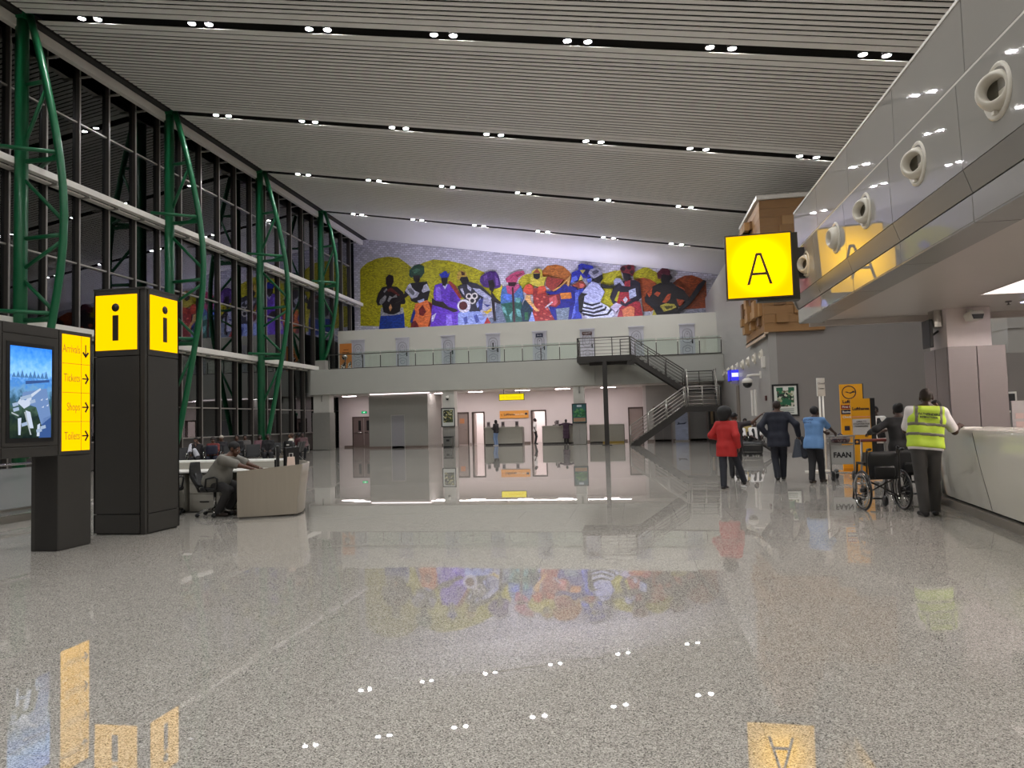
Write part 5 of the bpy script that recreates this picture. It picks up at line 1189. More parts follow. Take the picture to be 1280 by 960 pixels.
  ((214,110,90),[-639,904,-620,899,-625,887,-642,892]),
  ((214,110,90),[-678,917,-659,912,-664,900,-681,905]),
  ((214,110,90),[-699,986,-680,981,-685,968,-702,974]),
  ((214,110,90),[-631,982,-612,977,-617,965,-634,970]),
  ((204,78,52),[-803,1122,-779,1166,-744,1172,-722,1146,-730,1094,-775,1097]),
  ((204,78,52),[-689,1144,-643,1158,-627,1123,-639,1100,-696,1092]),
  ((206,192,66),[-750,1176,-730,1265,-690,1285,-656,1272,-653,1215,-619,1218,-636,1186,-643,1152,-694,1148]),
  ((162,82,52),[-725,1252,-690,1284,-664,1247]),
  ((25,20,24),[-722,1245,-669,1247,-672,1210,-693,1199,-718,1212]),
  ((228,174,104),[-781,1087,-747,1085,-748,1051,-705,986,-682,963,-711,963,-760,1022,-787,1058]),
 ]),
 ('8', [
  ((152,56,46),[-619,1216,-496,1188,-519,1156,-583,1109,-632,1152]),
  ((26,32,124),[-633,1106,-549,1107,-492,1154,-398,1121,-411,1049,-419,971,-450,872,-562,872,-599,947,-609,987,-529,1033]),
  ((204,122,42),[-527,1089,-443,1090,-439,1045,-517,1042]),
  ((118,134,144),[-559,973,-458,979,-472,879,-551,872]),
  ((130,40,40),[-623,1078,-527,1083,-524,1010,-558,984,-614,998]),
  ((196,88,88),[-607,1060,-556,1074,-540,1022,-569,996,-602,1009]),
  ((206,156,86),[-583,1109,-526,1140,-439,1219,-459,1130,-470,1142,-471,1176,-526,1127,-572,1102]),
  ((206,196,200),[-642,989,-585,1031,-580,1021,-637,981]),
 ]),
 ('9', [
  ((46,62,164),[-415,1099,-348,1118,-362,1046,-387,958,-362,868,-445,866,-425,960,-411,1049]),
  ((96,112,204),[-413,1082,-382,1097,-396,1026,-413,1004]),
  ((96,112,204),[-431,960,-418,1004,-415,937,-450,878]),
  ((140,60,42),[-436,1140,-380,1170,-347,1163,-331,1134,-359,1112,-403,1126]),
  ((204,104,94),[-380,1153,-347,1146,-348,1118,-376,1119]),
  ((36,46,162),[-441,1163,-433,1235,-383,1254,-384,1288,-359,1299,-277,1276,-272,1253,-302,1193,-346,1190,-367,1214,-391,1175]),
  ((22,28,96),[-354,1269,-300,1249,-324,1195,-350,1219]),
  ((96,116,214),[-447,1156,-434,1196,-401,1211,-390,1181]),
  ((206,192,86),[-374,1251,-332,1248,-353,1222]),
  ((206,192,86),[-385,1173,-366,1217,-357,1179]),
  ((96,116,214),[-324,1184,-291,1187,-292,1159,-319,1155]),
 ]),
 ('10', [
  ((22,20,26),[-223,1141,-157,1123,-124,1135,-136,1104,-218,1109]),
  ((186,192,232),[-362,1085,-288,1159,-244,1145,-197,1081,-233,1004,-288,996,-348,1011,-347,1051]),
  ((208,214,238),[-354,1001,-233,1005,-184,975,-142,934,-130,900,-199,870,-330,877,-367,946]),
  ((20,20,30),[-351,1012,-294,992,-233,1004,-233,993,-294,977,-354,997]),
  ((20,20,30),[-360,979,-289,963,-217,981,-211,970,-284,949,-361,967]),
  ((20,20,30),[-366,957,-284,935,-201,958,-195,975,-184,964,-196,941,-279,921,-367,942]),
  ((20,20,30),[-367,935,-280,912,-186,918,-157,956,-148,939,-176,907,-286,897,-362,919]),
  ((24,22,22),[-391,1048,-368,1080,-318,1071,-358,1046,-366,968,-359,943,-389,940]),
  ((22,20,26),[-282,1175,-209,1210,-205,1182,-222,1161,-244,1144,-271,1157]),
  ((152,152,168),[-311,1222,-296,1249,-252,1257,-219,1238,-208,1209,-276,1179,-287,1191]),
  ((70,70,84),[-286,1231,-252,1246,-231,1228,-270,1208]),
 ]),
 ('11', [
  ((28,22,40),[-160,1035,-137,1094,-91,1142,-26,1154,28,1151,60,1127,66,1022,34,1000,-54,961,-86,981,-118,987,-140,988]),
  ((196,188,40),[-129,1011,-99,1075,-88,1075,-107,998]),
  ((166,40,52),[-88,1069,-23,1066,-15,1010,55,989,75,873,-117,877,-93,942,-113,988]),
  ((232,132,82),[-77,941,-16,966,16,947,8,887,-68,888]),
  ((166,40,52),[-48,1150,-9,1153,-11,1104,-54,1110]),
  ((192,202,236),[-23,1077,26,1093,30,1034,-20,1014]),
  ((28,22,40),[-85,1008,-53,983,24,1024,56,1022,23,996,-54,961,-86,979]),
  ((220,222,236),[-66,1013,-46,1034,-31,1011,-53,985]),
  ((172,176,202),[-129,1155,-112,1173,-79,1169,-48,1111,-70,1117,-86,1140,-125,1120]),
  ((28,22,30),[-62,1212,-13,1203,-3,1169,-37,1143,-58,1172]),
  ((124,36,46),[-80,1241,-65,1259,-33,1260,-11,1272,19,1265,26,1217,8,1184,-13,1198,-67,1214]),
  ((42,10,16),[-40,1238,-43,1230,-49,1224,-57,1223,-65,1225,-71,1232,-73,1240,-70,1248,-64,1254,-56,1256,-48,1253,-42,1247]),
  ((42,10,16),[1,1244,-1,1236,-7,1231,-15,1229,-22,1232,-28,1238,-29,1246,-27,1254,-21,1259,-14,1260,-6,1258,-1,1252]),
  ((42,10,16),[16,1210,14,1203,9,1199,3,1197,-3,1199,-8,1205,-10,1211,-8,1218,-3,1222,4,1224,10,1222,15,1216]),
  ((202,192,212),[-160,962,-118,993,-74,974,-121,922]),
 ]),
 ('12', [
  ((28,22,25),[102,1047,152,1099,201,1118,281,1119,363,1060,403,1003,381,971,339,974,316,920,295,938,200,948,157,940,89,998]),
  ((192,82,42),[155,1039,177,1059,203,1047,186,1019]),
  ((192,82,42),[212,978,251,1033,278,1037,265,994,238,970]),
  ((192,82,42),[313,997,371,983,337,940,322,957]),
  ((192,82,42),[301,1101,374,1053,369,1069]),
  ((192,82,42),[107,1047,146,1089,139,1040,122,1019]),
  ((192,182,72),[195,954,238,968,296,960,311,937,251,908,220,908]),
  ((192,182,72),[151,929,181,884,136,883]),
  ((90,84,30),[226,947,285,949,284,933,241,924]),
  ((26,25,34),[90,1026,138,1012,174,972,230,898,219,882,171,884,146,940,89,992]),
  ((24,22,26),[220,909,316,926,335,887,219,882]),
  ((22,22,28),[316,920,337,935,403,997,464,1086,508,1122,526,1113,479,1047,412,958,325,893]),
  ((25,18,20),[208,1178,273,1185,293,1151,271,1141,270,1108,217,1111,210,1139]),
  ((92,30,42),[182,1191,232,1237,253,1228,278,1196,272,1168,219,1182,207,1150,189,1157]),
 ]),
]
MU = root('mosaic_mural', 'wide mosaic mural of twelve musicians and women in bright wraps above the balcony doors', 'mural', (-7, 52.98, 8.2)); mo = (-7, 52.98, 8.2)
lay = 0
for fig, L in MURAL:
    b = MB(); ms = []
    for c, xz in L:
        if fig == 'backdrop': b = MB(); ms = []
        m = brick_mat('mosaic_%d_%d_%d' % c, c, .42, .15, .075)
        if m not in ms: ms.append(m)
        lay += 1; d = 52.99-.0022*lay
        b.prism([(xz[i]/100., xz[i+1]/100.) for i in range(0, len(xz), 2)], d, 52.995, 'y', ms.index(m))
        if fig == 'backdrop': b.build('backdrop_shape', ms, MU, mo)
    if fig != 'backdrop': b.build(fig if fig.startswith('backdrop') else 'mosaic_figure', ms, MU, mo)
# bluish floodlights standing on the flat roof of the balcony rooms, aimed up at the mural
for i, x in enumerate((-13.5, -9.5, -5.5, -1.5)):
    rt = root('mural_floodlight', '%s floodlight from the left on the flat roof below the mural' % ORD[i], 'light', (x, 48.6, 8.0), 0, 'floodlights on the roof below the mural')
    q = MB(); q.box(-.5, .5, -.12, .12, .12, .2); q.box(-.45, -.4, -.1, .1, 0, .12); q.box(.4, .45, -.1, .1, 0, .12); q.build('case', M_dark, rt)
    l = bpy.data.lights.new('flood_lamp', 'AREA'); l.shape = 'RECTANGLE'; l.size = .9; l.size_y = .2; l.energy = FLOOD; l.color = (.72, .70, 1)
    lo = bpy.data.objects.new('flood_lamp', l); COL.objects.link(lo); lo.parent = rt; lo.location = (0, 0, .24); lo.rotation_euler = (R(180-38), 0, 0)
# ================================================================== PEOPLE
def surface_nets(fn, lo, hi, h):
    lo = np.array(lo, float); hi = np.array(hi, float); n = np.maximum(np.ceil((hi-lo)/h).astype(int)+1, 4)
    ax = [lo[i]+h*np.arange(n[i]) for i in range(3)]
    P = np.stack(np.meshgrid(*ax, indexing='ij'), -1).reshape(-1, 3).astype(np.float32)
    V = fn(P).reshape(n)
    C = {}
    sl = lambda a, d: slice(d, n[a]-1+d)
    for c in [(i, j, k) for i in (0, 1) for j in (0, 1) for k in (0, 1)]: C[c] = V[sl(0, c[0]), sl(1, c[1]), sl(2, c[2])]
    st = np.stack(list(C.values())); mixed = (st.min(0) < 0) & (st.max(0) >= 0)
    idx = -np.ones(mixed.shape, int); cells = np.argwhere(mixed); idx[mixed] = np.arange(len(cells))
    if not len(cells): return [], []
    acc = np.zeros((len(cells), 3)); cnt = np.zeros(len(cells)); ii = tuple(cells.T)
    for a in range(3):
        for u in (0, 1):
            for w in (0, 1):
                c0 = [0, 0, 0]; o = [x for x in range(3) if x != a]; c0[o[0]] = u; c0[o[1]] = w; c1 = list(c0); c1[a] = 1
                v0 = C[tuple(c0)][ii]; v1 = C[tuple(c1)][ii]; m = (v0 < 0) != (v1 < 0)
                t = np.where(m, v0/np.where(m, v0-v1, 1), 0); p = np.tile(np.array(c0, float), (len(cells), 1)); p[:, a] = t
                acc += p*m[:, None]; cnt += m
    verts = lo+(cells+acc/np.maximum(cnt, 1)[:, None])*h
    faces = []
    for a in range(3):
        b_, c_ = [(1, 2), (2, 0), (0, 1)][a]
        s0 = [slice(None)]*3; s1 = [slice(None)]*3; s0[a] = slice(0, n[a]-1); s1[a] = slice(1, n[a])
        A, B = V[tuple(s0)], V[tuple(s1)]; ch = (A < 0) != (B < 0); e = np.argwhere(ch)
        ok = (e[:, b_] > 0) & (e[:, c_] > 0) & (e[:, b_] < n[b_]-1) & (e[:, c_] < n[c_]-1); e = e[ok]
        if not len(e): continue
        neg = A[tuple(e.T)] < 0
        def g(db, dc):
            q = e.copy(); q[:, b_] -= db; q[:, c_] -= dc; return idx[tuple(q.T)]
        q = np.stack([g(1, 1), g(0, 1), g(0, 0), g(1, 0)], 1); q[~neg] = q[~neg][:, ::-1]; faces.append(q)
    F = np.concatenate(faces) if faces else np.zeros((0, 4), int); F = F[(F >= 0).all(1)]
    return verts, F
def cone(a, b, ra, rb=None): return ('c', np.array(a, float), np.array(b, float), ra, ra if rb is None else rb)
def ell(c, r): return ('e', np.array(c, float), np.array(r, float))
def sdf(prims, k=.02, infl=0., cut=None, sub=None):
    def one(pr, P):
        if pr[0] == 'c':
            a, b, ra, rb = pr[1:]; d = b-a; L2 = float(d@d) or 1e-9
            t = np.clip(((P-a)@d)/L2, 0, 1).astype(np.float32); return np.linalg.norm(P-a-t[:, None]*d, axis=1)-(ra+(rb-ra)*t)
        c, r = pr[1:]; q = (P-c)/r; l = np.linalg.norm(q, axis=1); return (l-1)*float(min(r))
    def fn(P):
        D = None
        for pr in prims:
            d = one(pr, P)
            if D is None: D = d
            else: hh = np.maximum(k-np.abs(D-d), 0)/k; D = np.minimum(D, d)-hh*hh*k/4
        D = D-infl
        if sub is not None:
            for pr in sub: D = np.maximum(D, -one(pr, P))
        if cut is not None: D = np.maximum(D, cut(P))
        return D.astype(np.float32)
    return fn
def bounds(prims, pad):
    lo = np.full(3, 1e9); hi = -lo
    for p in prims:
        pts = [(p[1], p[3]), (p[2], p[4])] if p[0] == 'c' else [(p[1], p[2])]
        for c, r in pts: lo = np.minimum(lo, c-np.array(r)-pad); hi = np.maximum(hi, c+np.array(r)+pad)
    return lo, hi
def blob(prims, h, k=.02, infl=0., cut=None, sub=None):
    lo, hi = bounds(prims, infl+h*2.5); return surface_nets(sdf(prims, k, infl, cut, sub), lo, hi, h)
def mesh_from(parts, name, mats, parent):
    me = bpy.data.meshes.new(name); V = []; F = []; M = []; b = 0
    for v, f, mi in parts:
        if len(v) == 0: continue
        V.append(np.asarray(v)); F += (np.asarray(f)+b).tolist(); M += [mi]*len(f); b += len(v)
    if not V: return None
    me.from_pydata(np.concatenate(V).tolist(), [], F); me.polygons.foreach_set('material_index', M); me.polygons.foreach_set('use_smooth', [True]*len(F))
    for m in mats: me.materials.append(m)
    me.update(); o = bpy.data.objects.new(name, me); COL.objects.link(o); o.parent = parent; return o
# ---- hand: wrist at origin, fingers along -z, palm facing -x (for the right hand palm faces the thigh), thumb towards +y
def hand_prims(curl):
    P = [cone((0, -.022, -.02), (0, -.026, -.08), .017, .015), cone((0, .018, -.02), (0, .026, -.08), .017, .015), cone((0, 0, .01), (0, 0, -.075), .022, .016)]
    fing = []
    for i, (y, L) in enumerate(((.031, .072), (.011, .082), (-.010, .076), (-.030, .060))):
        p = np.array([0, y, -.085]); a = curl*.5; r = .0088 if i < 3 else .0078
        for s, f in enumerate((.46, .30, .24)):
            q = p+L*f*np.array([-math.sin(a), y*.25*(1-curl), -math.cos(a)]); fing.append(cone(p, q, r, r-.0008)); p = q; r -= .0008; a += curl*.9
    t = [cone((-.004, .03, -.03), (-.022, .055, -.062), .0125, .0105), cone((-.022, .055, -.062), (-.036, .06, -.092), .0102, .0085)]
    return P, fing+t
HANDS = {}
def hand_mesh(curl, h=.0062):
    key = (curl, h)
    if key not in HANDS:
        P, Fg = hand_prims(curl); allp = P+Fg
        f1 = sdf(P, .015); f2 = [sdf([x], .004) for x in Fg]
        def fn(Q):
            D = f1(Q)
            for g_ in f2: d = g_(Q); hh = np.maximum(.006-np.abs(D-d), 0)/.006; D = np.minimum(D, d)-hh*hh*.0015
            return D
        lo, hi = bounds(allp, h*2.5); HANDS[key] = surface_nets(fn, lo, hi, h)
    return HANDS[key]
# ---- head, centre at the ear line, facing +y
HEAD = {}
def head_mesh(h=.008):
    if h not in HEAD:
        pr = [ell((0, -.012, .045), (.076, .096, .088)), cone((0, .028, .0), (0, .05, -.07), .062, .036), cone((-.03, .06, -.03), (.03, .06, -.03), .034), cone((-.04, .072, .032), (.04, .072, .032), .018), cone((0, .092, .02), (0, .110, -.014), .009, .013), cone((-.012, .098, -.018), (.012, .098, -.018), .010),
              cone((-.018, .092, -.046), (.018, .092, -.046), .008), cone((-.015, .090, -.056), (.015, .090, -.056), .008), ell((.078, -.005, .0), (.010, .020, .032)), ell((-.078, -.005, .0), (.010, .020, .032)), cone((0, .07, -.088), (0, .075, -.088), .02)]
        sub = [ell((.031, .098, .012), (.016, .014, .010)), ell((-.031, .098, .012), (.016, .014, .010))]
        HEAD[h] = blob(pr, h, .018, 0, None, sub)
    return HEAD[h]
SKIN = [mat('skin_deep', (62, 40, 30), .5, var=.08, scale=12), mat('skin_brown', (88, 58, 42), .5, var=.08, scale=12), mat('skin_tan', (128, 88, 66), .5, var=.08, scale=12)]
EYEW = mat('eye_white', (200, 196, 190), .3); EYED = mat('eye_dark', (20, 14, 12), .2)
HAIRB = mat('hair_black', (14, 12, 12), .7, var=.3, scale=60, bump=.4)
CLOTH = {}
def cloth(rgb, rough=.75, var=.10, scale=14, bump=.25): return mat('cloth_%d_%d_%d' % rgb, rgb, rough, var=var, scale=scale, bump=bump)
def ik(a, b, la, lb, hint):
    a, b, hint = (np.array(x, float) for x in (a, b, hint)); d = b-a; L = np.linalg.norm(d); L_ = min(L, (la+lb)*.999)
    u = d/L; 
    if L > (la+lb)*.999: b = a+u*L_
    x = (la*la-lb*lb+L_*L_)/(2*L_); y = math.sqrt(max(la*la-x*x, 0)); w = hint-u*(hint@u); w /= (np.linalg.norm(w) or 1); return a+u*x+w*y, b
def person(label, loc, rz, h=1.74, hip=None, lean=0., side=0., head=(0, 0), la=None, ra=None, lw=None, rw=None, wide=1., belly=0., skin=0, hair='short', hair_mat=None, top=None, vest=None, legs=(30, 30, 34), skirt=None, shoe=(22, 20, 20), vox=.016, curl=.5, toe=(0, 0), elb=None, knee=None, coat=0, extra=None, sole=None):
    """top = (rgb, sleeve 'short'|'long', hem below the hips in units of h); angles in degrees; everything in the person's own frame, facing +y"""
    rt = root('person', label, 'person', loc, R(rz))
    hip = np.array(hip if hip is not None else (0, 0, .525*h), float)
    le, si = R(lean), R(side); d = np.array([math.sin(si), math.sin(le)*math.cos(si), math.cos(le)*math.cos(si)]); sx = np.array([math.cos(si), 0, -math.sin(si)])
    f = np.cross(d, sx)*-1 if (np.cross(d, sx)*-1)[1] > 0 else np.cross(d, sx)
    neck = hip+d*.305*h; sh = neck-d*.034*h; yaw, pit = R(head[0]), R(head[1])
    up = d*.5+np.array([0, 0, .5]); up /= np.linalg.norm(up); hc = neck+up*.073*h+f*(.012*h)
    S_ = {'l': sh-sx*.097*h*wide, 'r': sh+sx*.097*h*wide}
    Wd = {'l': np.array(lw) if lw is not None else S_['l']+np.array([-.035*h, .02*h, -.305*h]), 'r': np.array(rw) if rw is not None else S_['r']+np.array([.035*h, .02*h, -.305*h])}
    A = {'l': np.array(la) if la is not None else np.array([-.055*h, 0, .045*h]), 'r': np.array(ra) if ra is not None else np.array([.055*h, 0, .045*h])}
    H_ = {'l': hip-sx*.052*h, 'r': hip+sx*.052*h}
    E_, K_ = {}, {}
    for s, sg in (('l', -1), ('r', 1)):
        E_[s], Wd[s] = ik(S_[s], Wd[s], .172*h, .150*h, (elb or {}).get(s, (sg*.5, -1, -.2)))
        K_[s], A[s] = ik(H_[s], A[s], .245*h, .245*h, (knee or {}).get(s, (sg*.12, 1, .1)))
    # --- primitives
    w1, w2, ch = hip+d*.07*h, hip+d*.13*h, hip+d*.205*h
    hipc = cone(hip-sx*.046*h*wide, hip+sx*.046*h*wide, .064*h)
    core = [hipc, cone(ch-sx*.052*h*wide, ch+sx*.052*h*wide, .058*h)]
    for g_ in (-1, 1): core += [cone(hip+sx*.048*g_*h*wide, w2+sx*.043*g_*h*wide, .061*h, .057*h), cone(w2+sx*.043*g_*h*wide, ch+sx*.054*g_*h*wide, .057*h, .059*h)]
    bel = [ell(hip+d*.09*h+f*.03*h, (.10*h*wide, (.07+belly)*h, .12*h))] if belly else []
    yoke = [cone(S_['l']+sx*.012*h, S_['r']-sx*.012*h, .036*h)]+[cone(S_[s]-d*.0*h, neck+d*.004*h, .035*h, .036*h) for s in 'lr']+[cone(sh-d*.03*h, neck, .052*h, .036*h)]
    torso = core+bel+yoke
    arms = {s: (cone(S_[s], E_[s], .034*h, .026*h), cone(E_[s], Wd[s], .026*h, .0175*h)) for s in 'lr'}
    lg = {s: (cone(H_[s], K_[s], .052*h, .035*h), cone(K_[s], A[s], .036*h, .024*h)) for s in 'lr'}
    def footp(s, sg):
        t = R(toe[0 if s == 'l' else 1]); k = K_[s]-A[s]; fy = np.array([math.sin(t), math.cos(t), 0]); a = A[s]; z = max(a[2]-.028*h, .022)
        return [cone(a+np.array([0, 0, -.012*h]), np.array([a[0], a[1], z])-fy*.02*h, .026*h, .020*h), cone(np.array([a[0], a[1], z])-fy*.02*h, np.array([a[0], a[1], z-.006*h])+fy*.085*h, .021*h, .017*h)]
    # --- body: one skin surface with head and hands joined
    body = torso+[p for s in 'lr' for p in arms[s]+lg[s]]+[cone(neck-d*.02*h, hc+np.array([0, 0, -.02*h]), .034*h, .033*h)]
    body = [((p[0], p[1], p[2], p[3]-.006, p[4]-.006) if p[0] == 'c' else (p[0], p[1], p[2]-.006)) for p in body]
    parts = [blob(body, max(vox, .014), .03)+(0,)]
    Ry = np.array([[math.cos(yaw), math.sin(yaw), 0], [-math.sin(yaw), math.cos(yaw), 0], [0, 0, 1]]); Rx = np.array([[1, 0, 0], [0, math.cos(pit), -math.sin(pit)], [0, math.sin(pit), math.cos(pit)]])
    RH = Ry@Rx; ks = h/1.75
    hm = head_mesh(.0085 if vox < .02 else .012); parts.append((np.asarray(hm[0])@RH.T*ks+hc, hm[1], 0))
    for sg in (-1, 1):
        for mi, c, r in ((1, (.031*sg, .083, .012), .0115), (2, (.031*sg, .0925, .012), .0052)):
            b = MB(); b.lathe([(r*.05, -r), (r*.7, -r*.7), (r, 0), (r*.7, r*.7), (r*.05, r)], c, 'y', 10); parts.append((np.array(b.v)@RH.T*ks+hc, [q for q in b.f if len(q) == 4], mi))
    for s, sg in (('l', -1), ('r', 1)):
        hv, hf = hand_mesh(curl if not isinstance(curl, dict) else curl[s], .0065 if vox < .02 else .010); hv = np.asarray(hv)*ks*(1, 1, 1)
        if sg < 0: hv = hv*(-1, 1, 1); hf = hf[:, ::-1]
        z = -(Wd[s]-E_[s]); z /= np.linalg.norm(z); y = np.array([0, 1, .2]); 
        if abs(y@z) > .85: y = np.array([-sg*1., 0, .4])
        y = y-z*(y@z); y /= np.linalg.norm(y); x = np.cross(y, z); parts.append((hv@np.stack([x, y, z])+Wd[s]-z*.0, hf, 0))
    mesh_from(parts, 'body', [SKIN[skin], EYEW, EYED], rt)
    # --- clothes
    if legs:
        tz = None
        tr_ = [hipc, cone(w1-sx*.036*h*wide-d*.02*h, w1+sx*.036*h*wide-d*.02*h, .052*h)]+[cone(H_[s], K_[s], .056*h, .042*h) for s in 'lr']+[cone(K_[s], A[s]+np.array([0, 0, .0]), .042*h, .035*h) for s in 'lr']
        mesh_from([blob(tr_, vox, .03, .004)+(0,)], 'trousers', [cloth(legs)], rt)
    if skirt:
        kz = skirt[1]*h; sk = [hipc]+[cone(hip-sx*.04*h, np.array([hip[0]-.05*h, hip[1], kz]), .072*h, .085*h), cone(hip+sx*.04*h, np.array([hip[0]+.05*h, hip[1], kz]), .072*h, .085*h)]
        mesh_from([blob(sk, vox, .05, .004, lambda P: kz-P[:, 2])+(0,)], 'skirt', [cloth(skirt[0])], rt)
    if top:
        rgb, sl, hem = top; tp = list(torso)
        lowp = hip-d*max(hem, .0)*h
        if hem > .02: tp += [cone(lowp-sx*.05*h*wide, lowp+sx*.05*h*wide, .066*h), cone(hip-sx*.05*h*wide, lowp-sx*.052*h*wide, .063*h, .066*h), cone(hip+sx*.05*h*wide, lowp+sx*.052*h*wide, .063*h, .066*h)]
        for s in 'lr':
            tp.append(cone(S_[s], E_[s], .036*h, .031*h) if sl == 'long' else cone(S_[s], S_[s]+(E_[s]-S_[s])*.80, .036*h, .035*h))
            if sl == 'long': tp.append(cone(E_[s], E_[s]+(Wd[s]-E_[s])*.93, .031*h, .024*h))
        hc0 = hip-d*(hem+.03)*h
        def ct(P):
            q = (P-hc0)@d; nk = .0; return np.where(np.linalg.norm((P-hip-np.outer((P-hip)@d, d)), axis=1) < .14*h*wide, np.maximum(-q, (P-neck-up*.008*h)@up), -9)
        mesh_from([blob(tp, vox, .045, .008+coat, ct)+(0,)], 'jacket' if sl == 'long' else 'shirt', [cloth(rgb)], rt)
    if vest: vest(rt, dict(core=core, bel=bel, torso=torso, hip=hip, d=d, sx=sx, f=f, neck=neck, up=up, sh=sh, S=S_, E=E_, W=Wd, h=h, hc=hc, vox=vox))
    for s, sg in (('l', -1), ('r', 1)):
        fp = footp(s, sg); o_ = mesh_from([blob(fp, min(vox, .013), .02, .004, lambda P: .004-P[:, 2])+(0,)], 'shoe', [mat('shoe_%d_%d_%d' % shoe, shoe, .35)], rt)
        if sole and o_: 
            so_ = mesh_from([blob([cone(np.array([p[1][0], p[1][1], .014]), np.array([p[2][0], p[2][1], .014]), .036, .034) for p in fp[1:]], .010, .01, .0, lambda P: np.maximum(.003-P[:, 2], P[:, 2]-.026))+(0,)], 'sole', [cloth(sole, .5)], o_)
    # --- hair
    hmz = hair_mat or HAIRB
    G = lambda x, y, z: hc+RH@np.array([x, y, z])*ks
    facec = G(0, .135, -.03)
    if hair in ('short', 'thin'):
        e = .008 if hair == 'short' else .003
        hp = [ell((0, -.014, .047), (.078+e, .098+e, .089+e))]
        hv, hf = blob(hp, .010, .01, 0, lambda P: np.maximum((P[:, 1]-.062)-np.maximum(P[:, 2]-.075, 0)*3, -.012-P[:, 2]-(P[:, 1] < -.02)*.035))
        mesh_from([(np.asarray(hv)@RH.T*ks+hc, hf, 0)], 'hair', [hmz], rt)
    elif hair in ('afro', 'bun', 'long', 'cap', 'scarf'):
        hp = {'afro': [ell((0, -.045, .075), (.165, .15, .15)), ell((0, -.09, -.02), (.14, .08, .10))], 'bun': [ell((0, -.015, .05), (.087, .106, .098)), ell((0, -.10, .10), (.05, .05, .05))], 'long': [ell((0, -.02, .05), (.092, .108, .098)), cone((-.045, -.06, .02), (-.055, -.085, -.19), .05, .035), cone((.045, -.06, .02), (.055, -.085, -.19), .05, .035)],
              'cap': [ell((0, -.012, .06), (.088, .108, .085)), cone((-.04, .10, .065), (.04, .10, .065), .022)], 'scarf': [ell((0, -.02, .06), (.098, .118, .105)), ell((0, -.11, .02), (.06, .05, .05))]}[hair]
        cutf = (lambda P: np.maximum((P[:, 1]-.07)-np.maximum(P[:, 2]-.06, 0)*4, -.2-P[:, 2])) if hair in ('afro', 'bun', 'long') else (lambda P: .018-P[:, 2]-(P[:, 1] < -.03)*.02)
        hv, hf = blob(hp, .011, .03, 0, cutf)
        mesh_from([(np.asarray(hv)@RH.T*ks+hc, hf, 0)], 'cap' if hair == 'cap' else ('headscarf' if hair == 'scarf' else 'hair'), [hmz], rt)
    if extra: extra(rt, dict(S=S_, E=E_, W=Wd, h=h, hc=hc, hip=hip, d=d, sx=sx, f=f, neck=neck, sh=sh))
    return rt
def w2l(loc, rz, p):
    dx, dy = p[0]-loc[0], p[1]-loc[1]; c, s = math.cos(R(rz)), math.sin(R(rz)); return (dx*c+dy*s, -dx*s+dy*c, p[2])
M_hiv = mat('hi_vis_lime', (186, 214, 60), .6, var=.10, scale=9, bump=.3); M_refl = mat('reflective_grey', (112, 108, 96), .4, .2)
def hi_vis(rt, J):
    h, d, hip, sx, f = J['h'], J['d'], J['hip'], J['sx'], J['f']
    T = list(J['core'])+[cone(J['S']['l']+sx*.045*h, J['S']['r']-sx*.022*h, .040*h), cone(J['sh']-sx*.05*h, J['sh']+sx*.05*h, .058*h)]+list(J['bel'])
    q = lambda P: (P-hip)@d
    x = lambda P: (P-hip)@sx
    nk = lambda P: (P-J['neck']-J['up']*.008*h)@J['up']
    base = .026
    mesh_from([blob(T, .013, .025, base, lambda P: np.maximum(-.012*h-q(P), nk(P)))+(0,)], 'hi_vis_vest', [M_hiv], rt)
    for q0 in (.165*h, .088*h): mesh_from([blob(T, .012, .025, base+.004, lambda P: np.abs(q(P)-q0)-.024)+(0,)], 'reflective_band', [M_refl], rt)
    for s in (-1, 1): mesh_from([blob(T, .012, .025, base+.004, lambda P: np.maximum(np.maximum(np.abs(x(P)-s*.155)-.022, .165*h-q(P)), nk(P)))+(0,)], 'reflective_strap', [M_refl], rt)
    # print on the back: flat lettering standing just off the cloth
    ctr = hip+d*.232*h-f*(.062*h+base+.026)
    zz = -f; xx = sx; yy = np.cross(zz, xx)
    mw = Matrix([[xx[0], yy[0], zz[0], ctr[0]], [xx[1], yy[1], zz[1], ctr[1]], [xx[2], yy[2], zz[2], ctr[2]], [0, 0, 0, 1]])
    for body, sz, dy in (('PATHFINDERS', .043, .012), ('INTERNATIONAL', .029, -.030)):
        t = text(body, sz, (0, 0, 0), (0, 0, 0), mat('vest_ink', (44, 52, 24), .6), rt, bold=.002); t.matrix_local = mw @ Matrix.Translation((-.01, dy, 0))
L0 = (4.03, 11.08); rz = -6
person('person in a lime high visibility vest leaning on the reception counter', (*L0, 0), rz, 1.83, hip=(-.02, -.04, .985), lean=7, side=6, head=(10, 4), la=(-.08, -.06, .081), ra=(.09, .10, .081), lw=(-.14, .40, 1.2), rw=w2l(L0, rz, (4.57, 11.32, 1.25)), wide=1.12, belly=.02, skin=0, hair='thin', hair_mat=mat('hair_brown_short', (44, 32, 26), .7), top=((228, 222, 220), 'short', .0), vest=hi_vis, legs=(58, 56, 54), vox=.013, curl={'l': .5, 'r': .15}, elb={'r': (.25, -.3, -1), 'l': (-.4, -.4, -.8)}, toe=(-12, 10))
L0 = (4.50, 13.5)
person('person in a black suit with both arms spread, before the orange stands', (*L0, 0), 4, 1.66, lean=3, head=(0, 0), lw=w2l(L0, 4, (4.06, 13.7, 1.12)), rw=w2l(L0, 4, (4.74, 13.78, 1.2)), wide=.95, skin=0, hair='bun', top=((22, 21, 22), 'long', .09), legs=(20, 20, 22), vox=.014, elb={'l': (-1, -.3, -.5), 'r': (1, -.3, -.6)})
L0 = (5.04, 13.33)
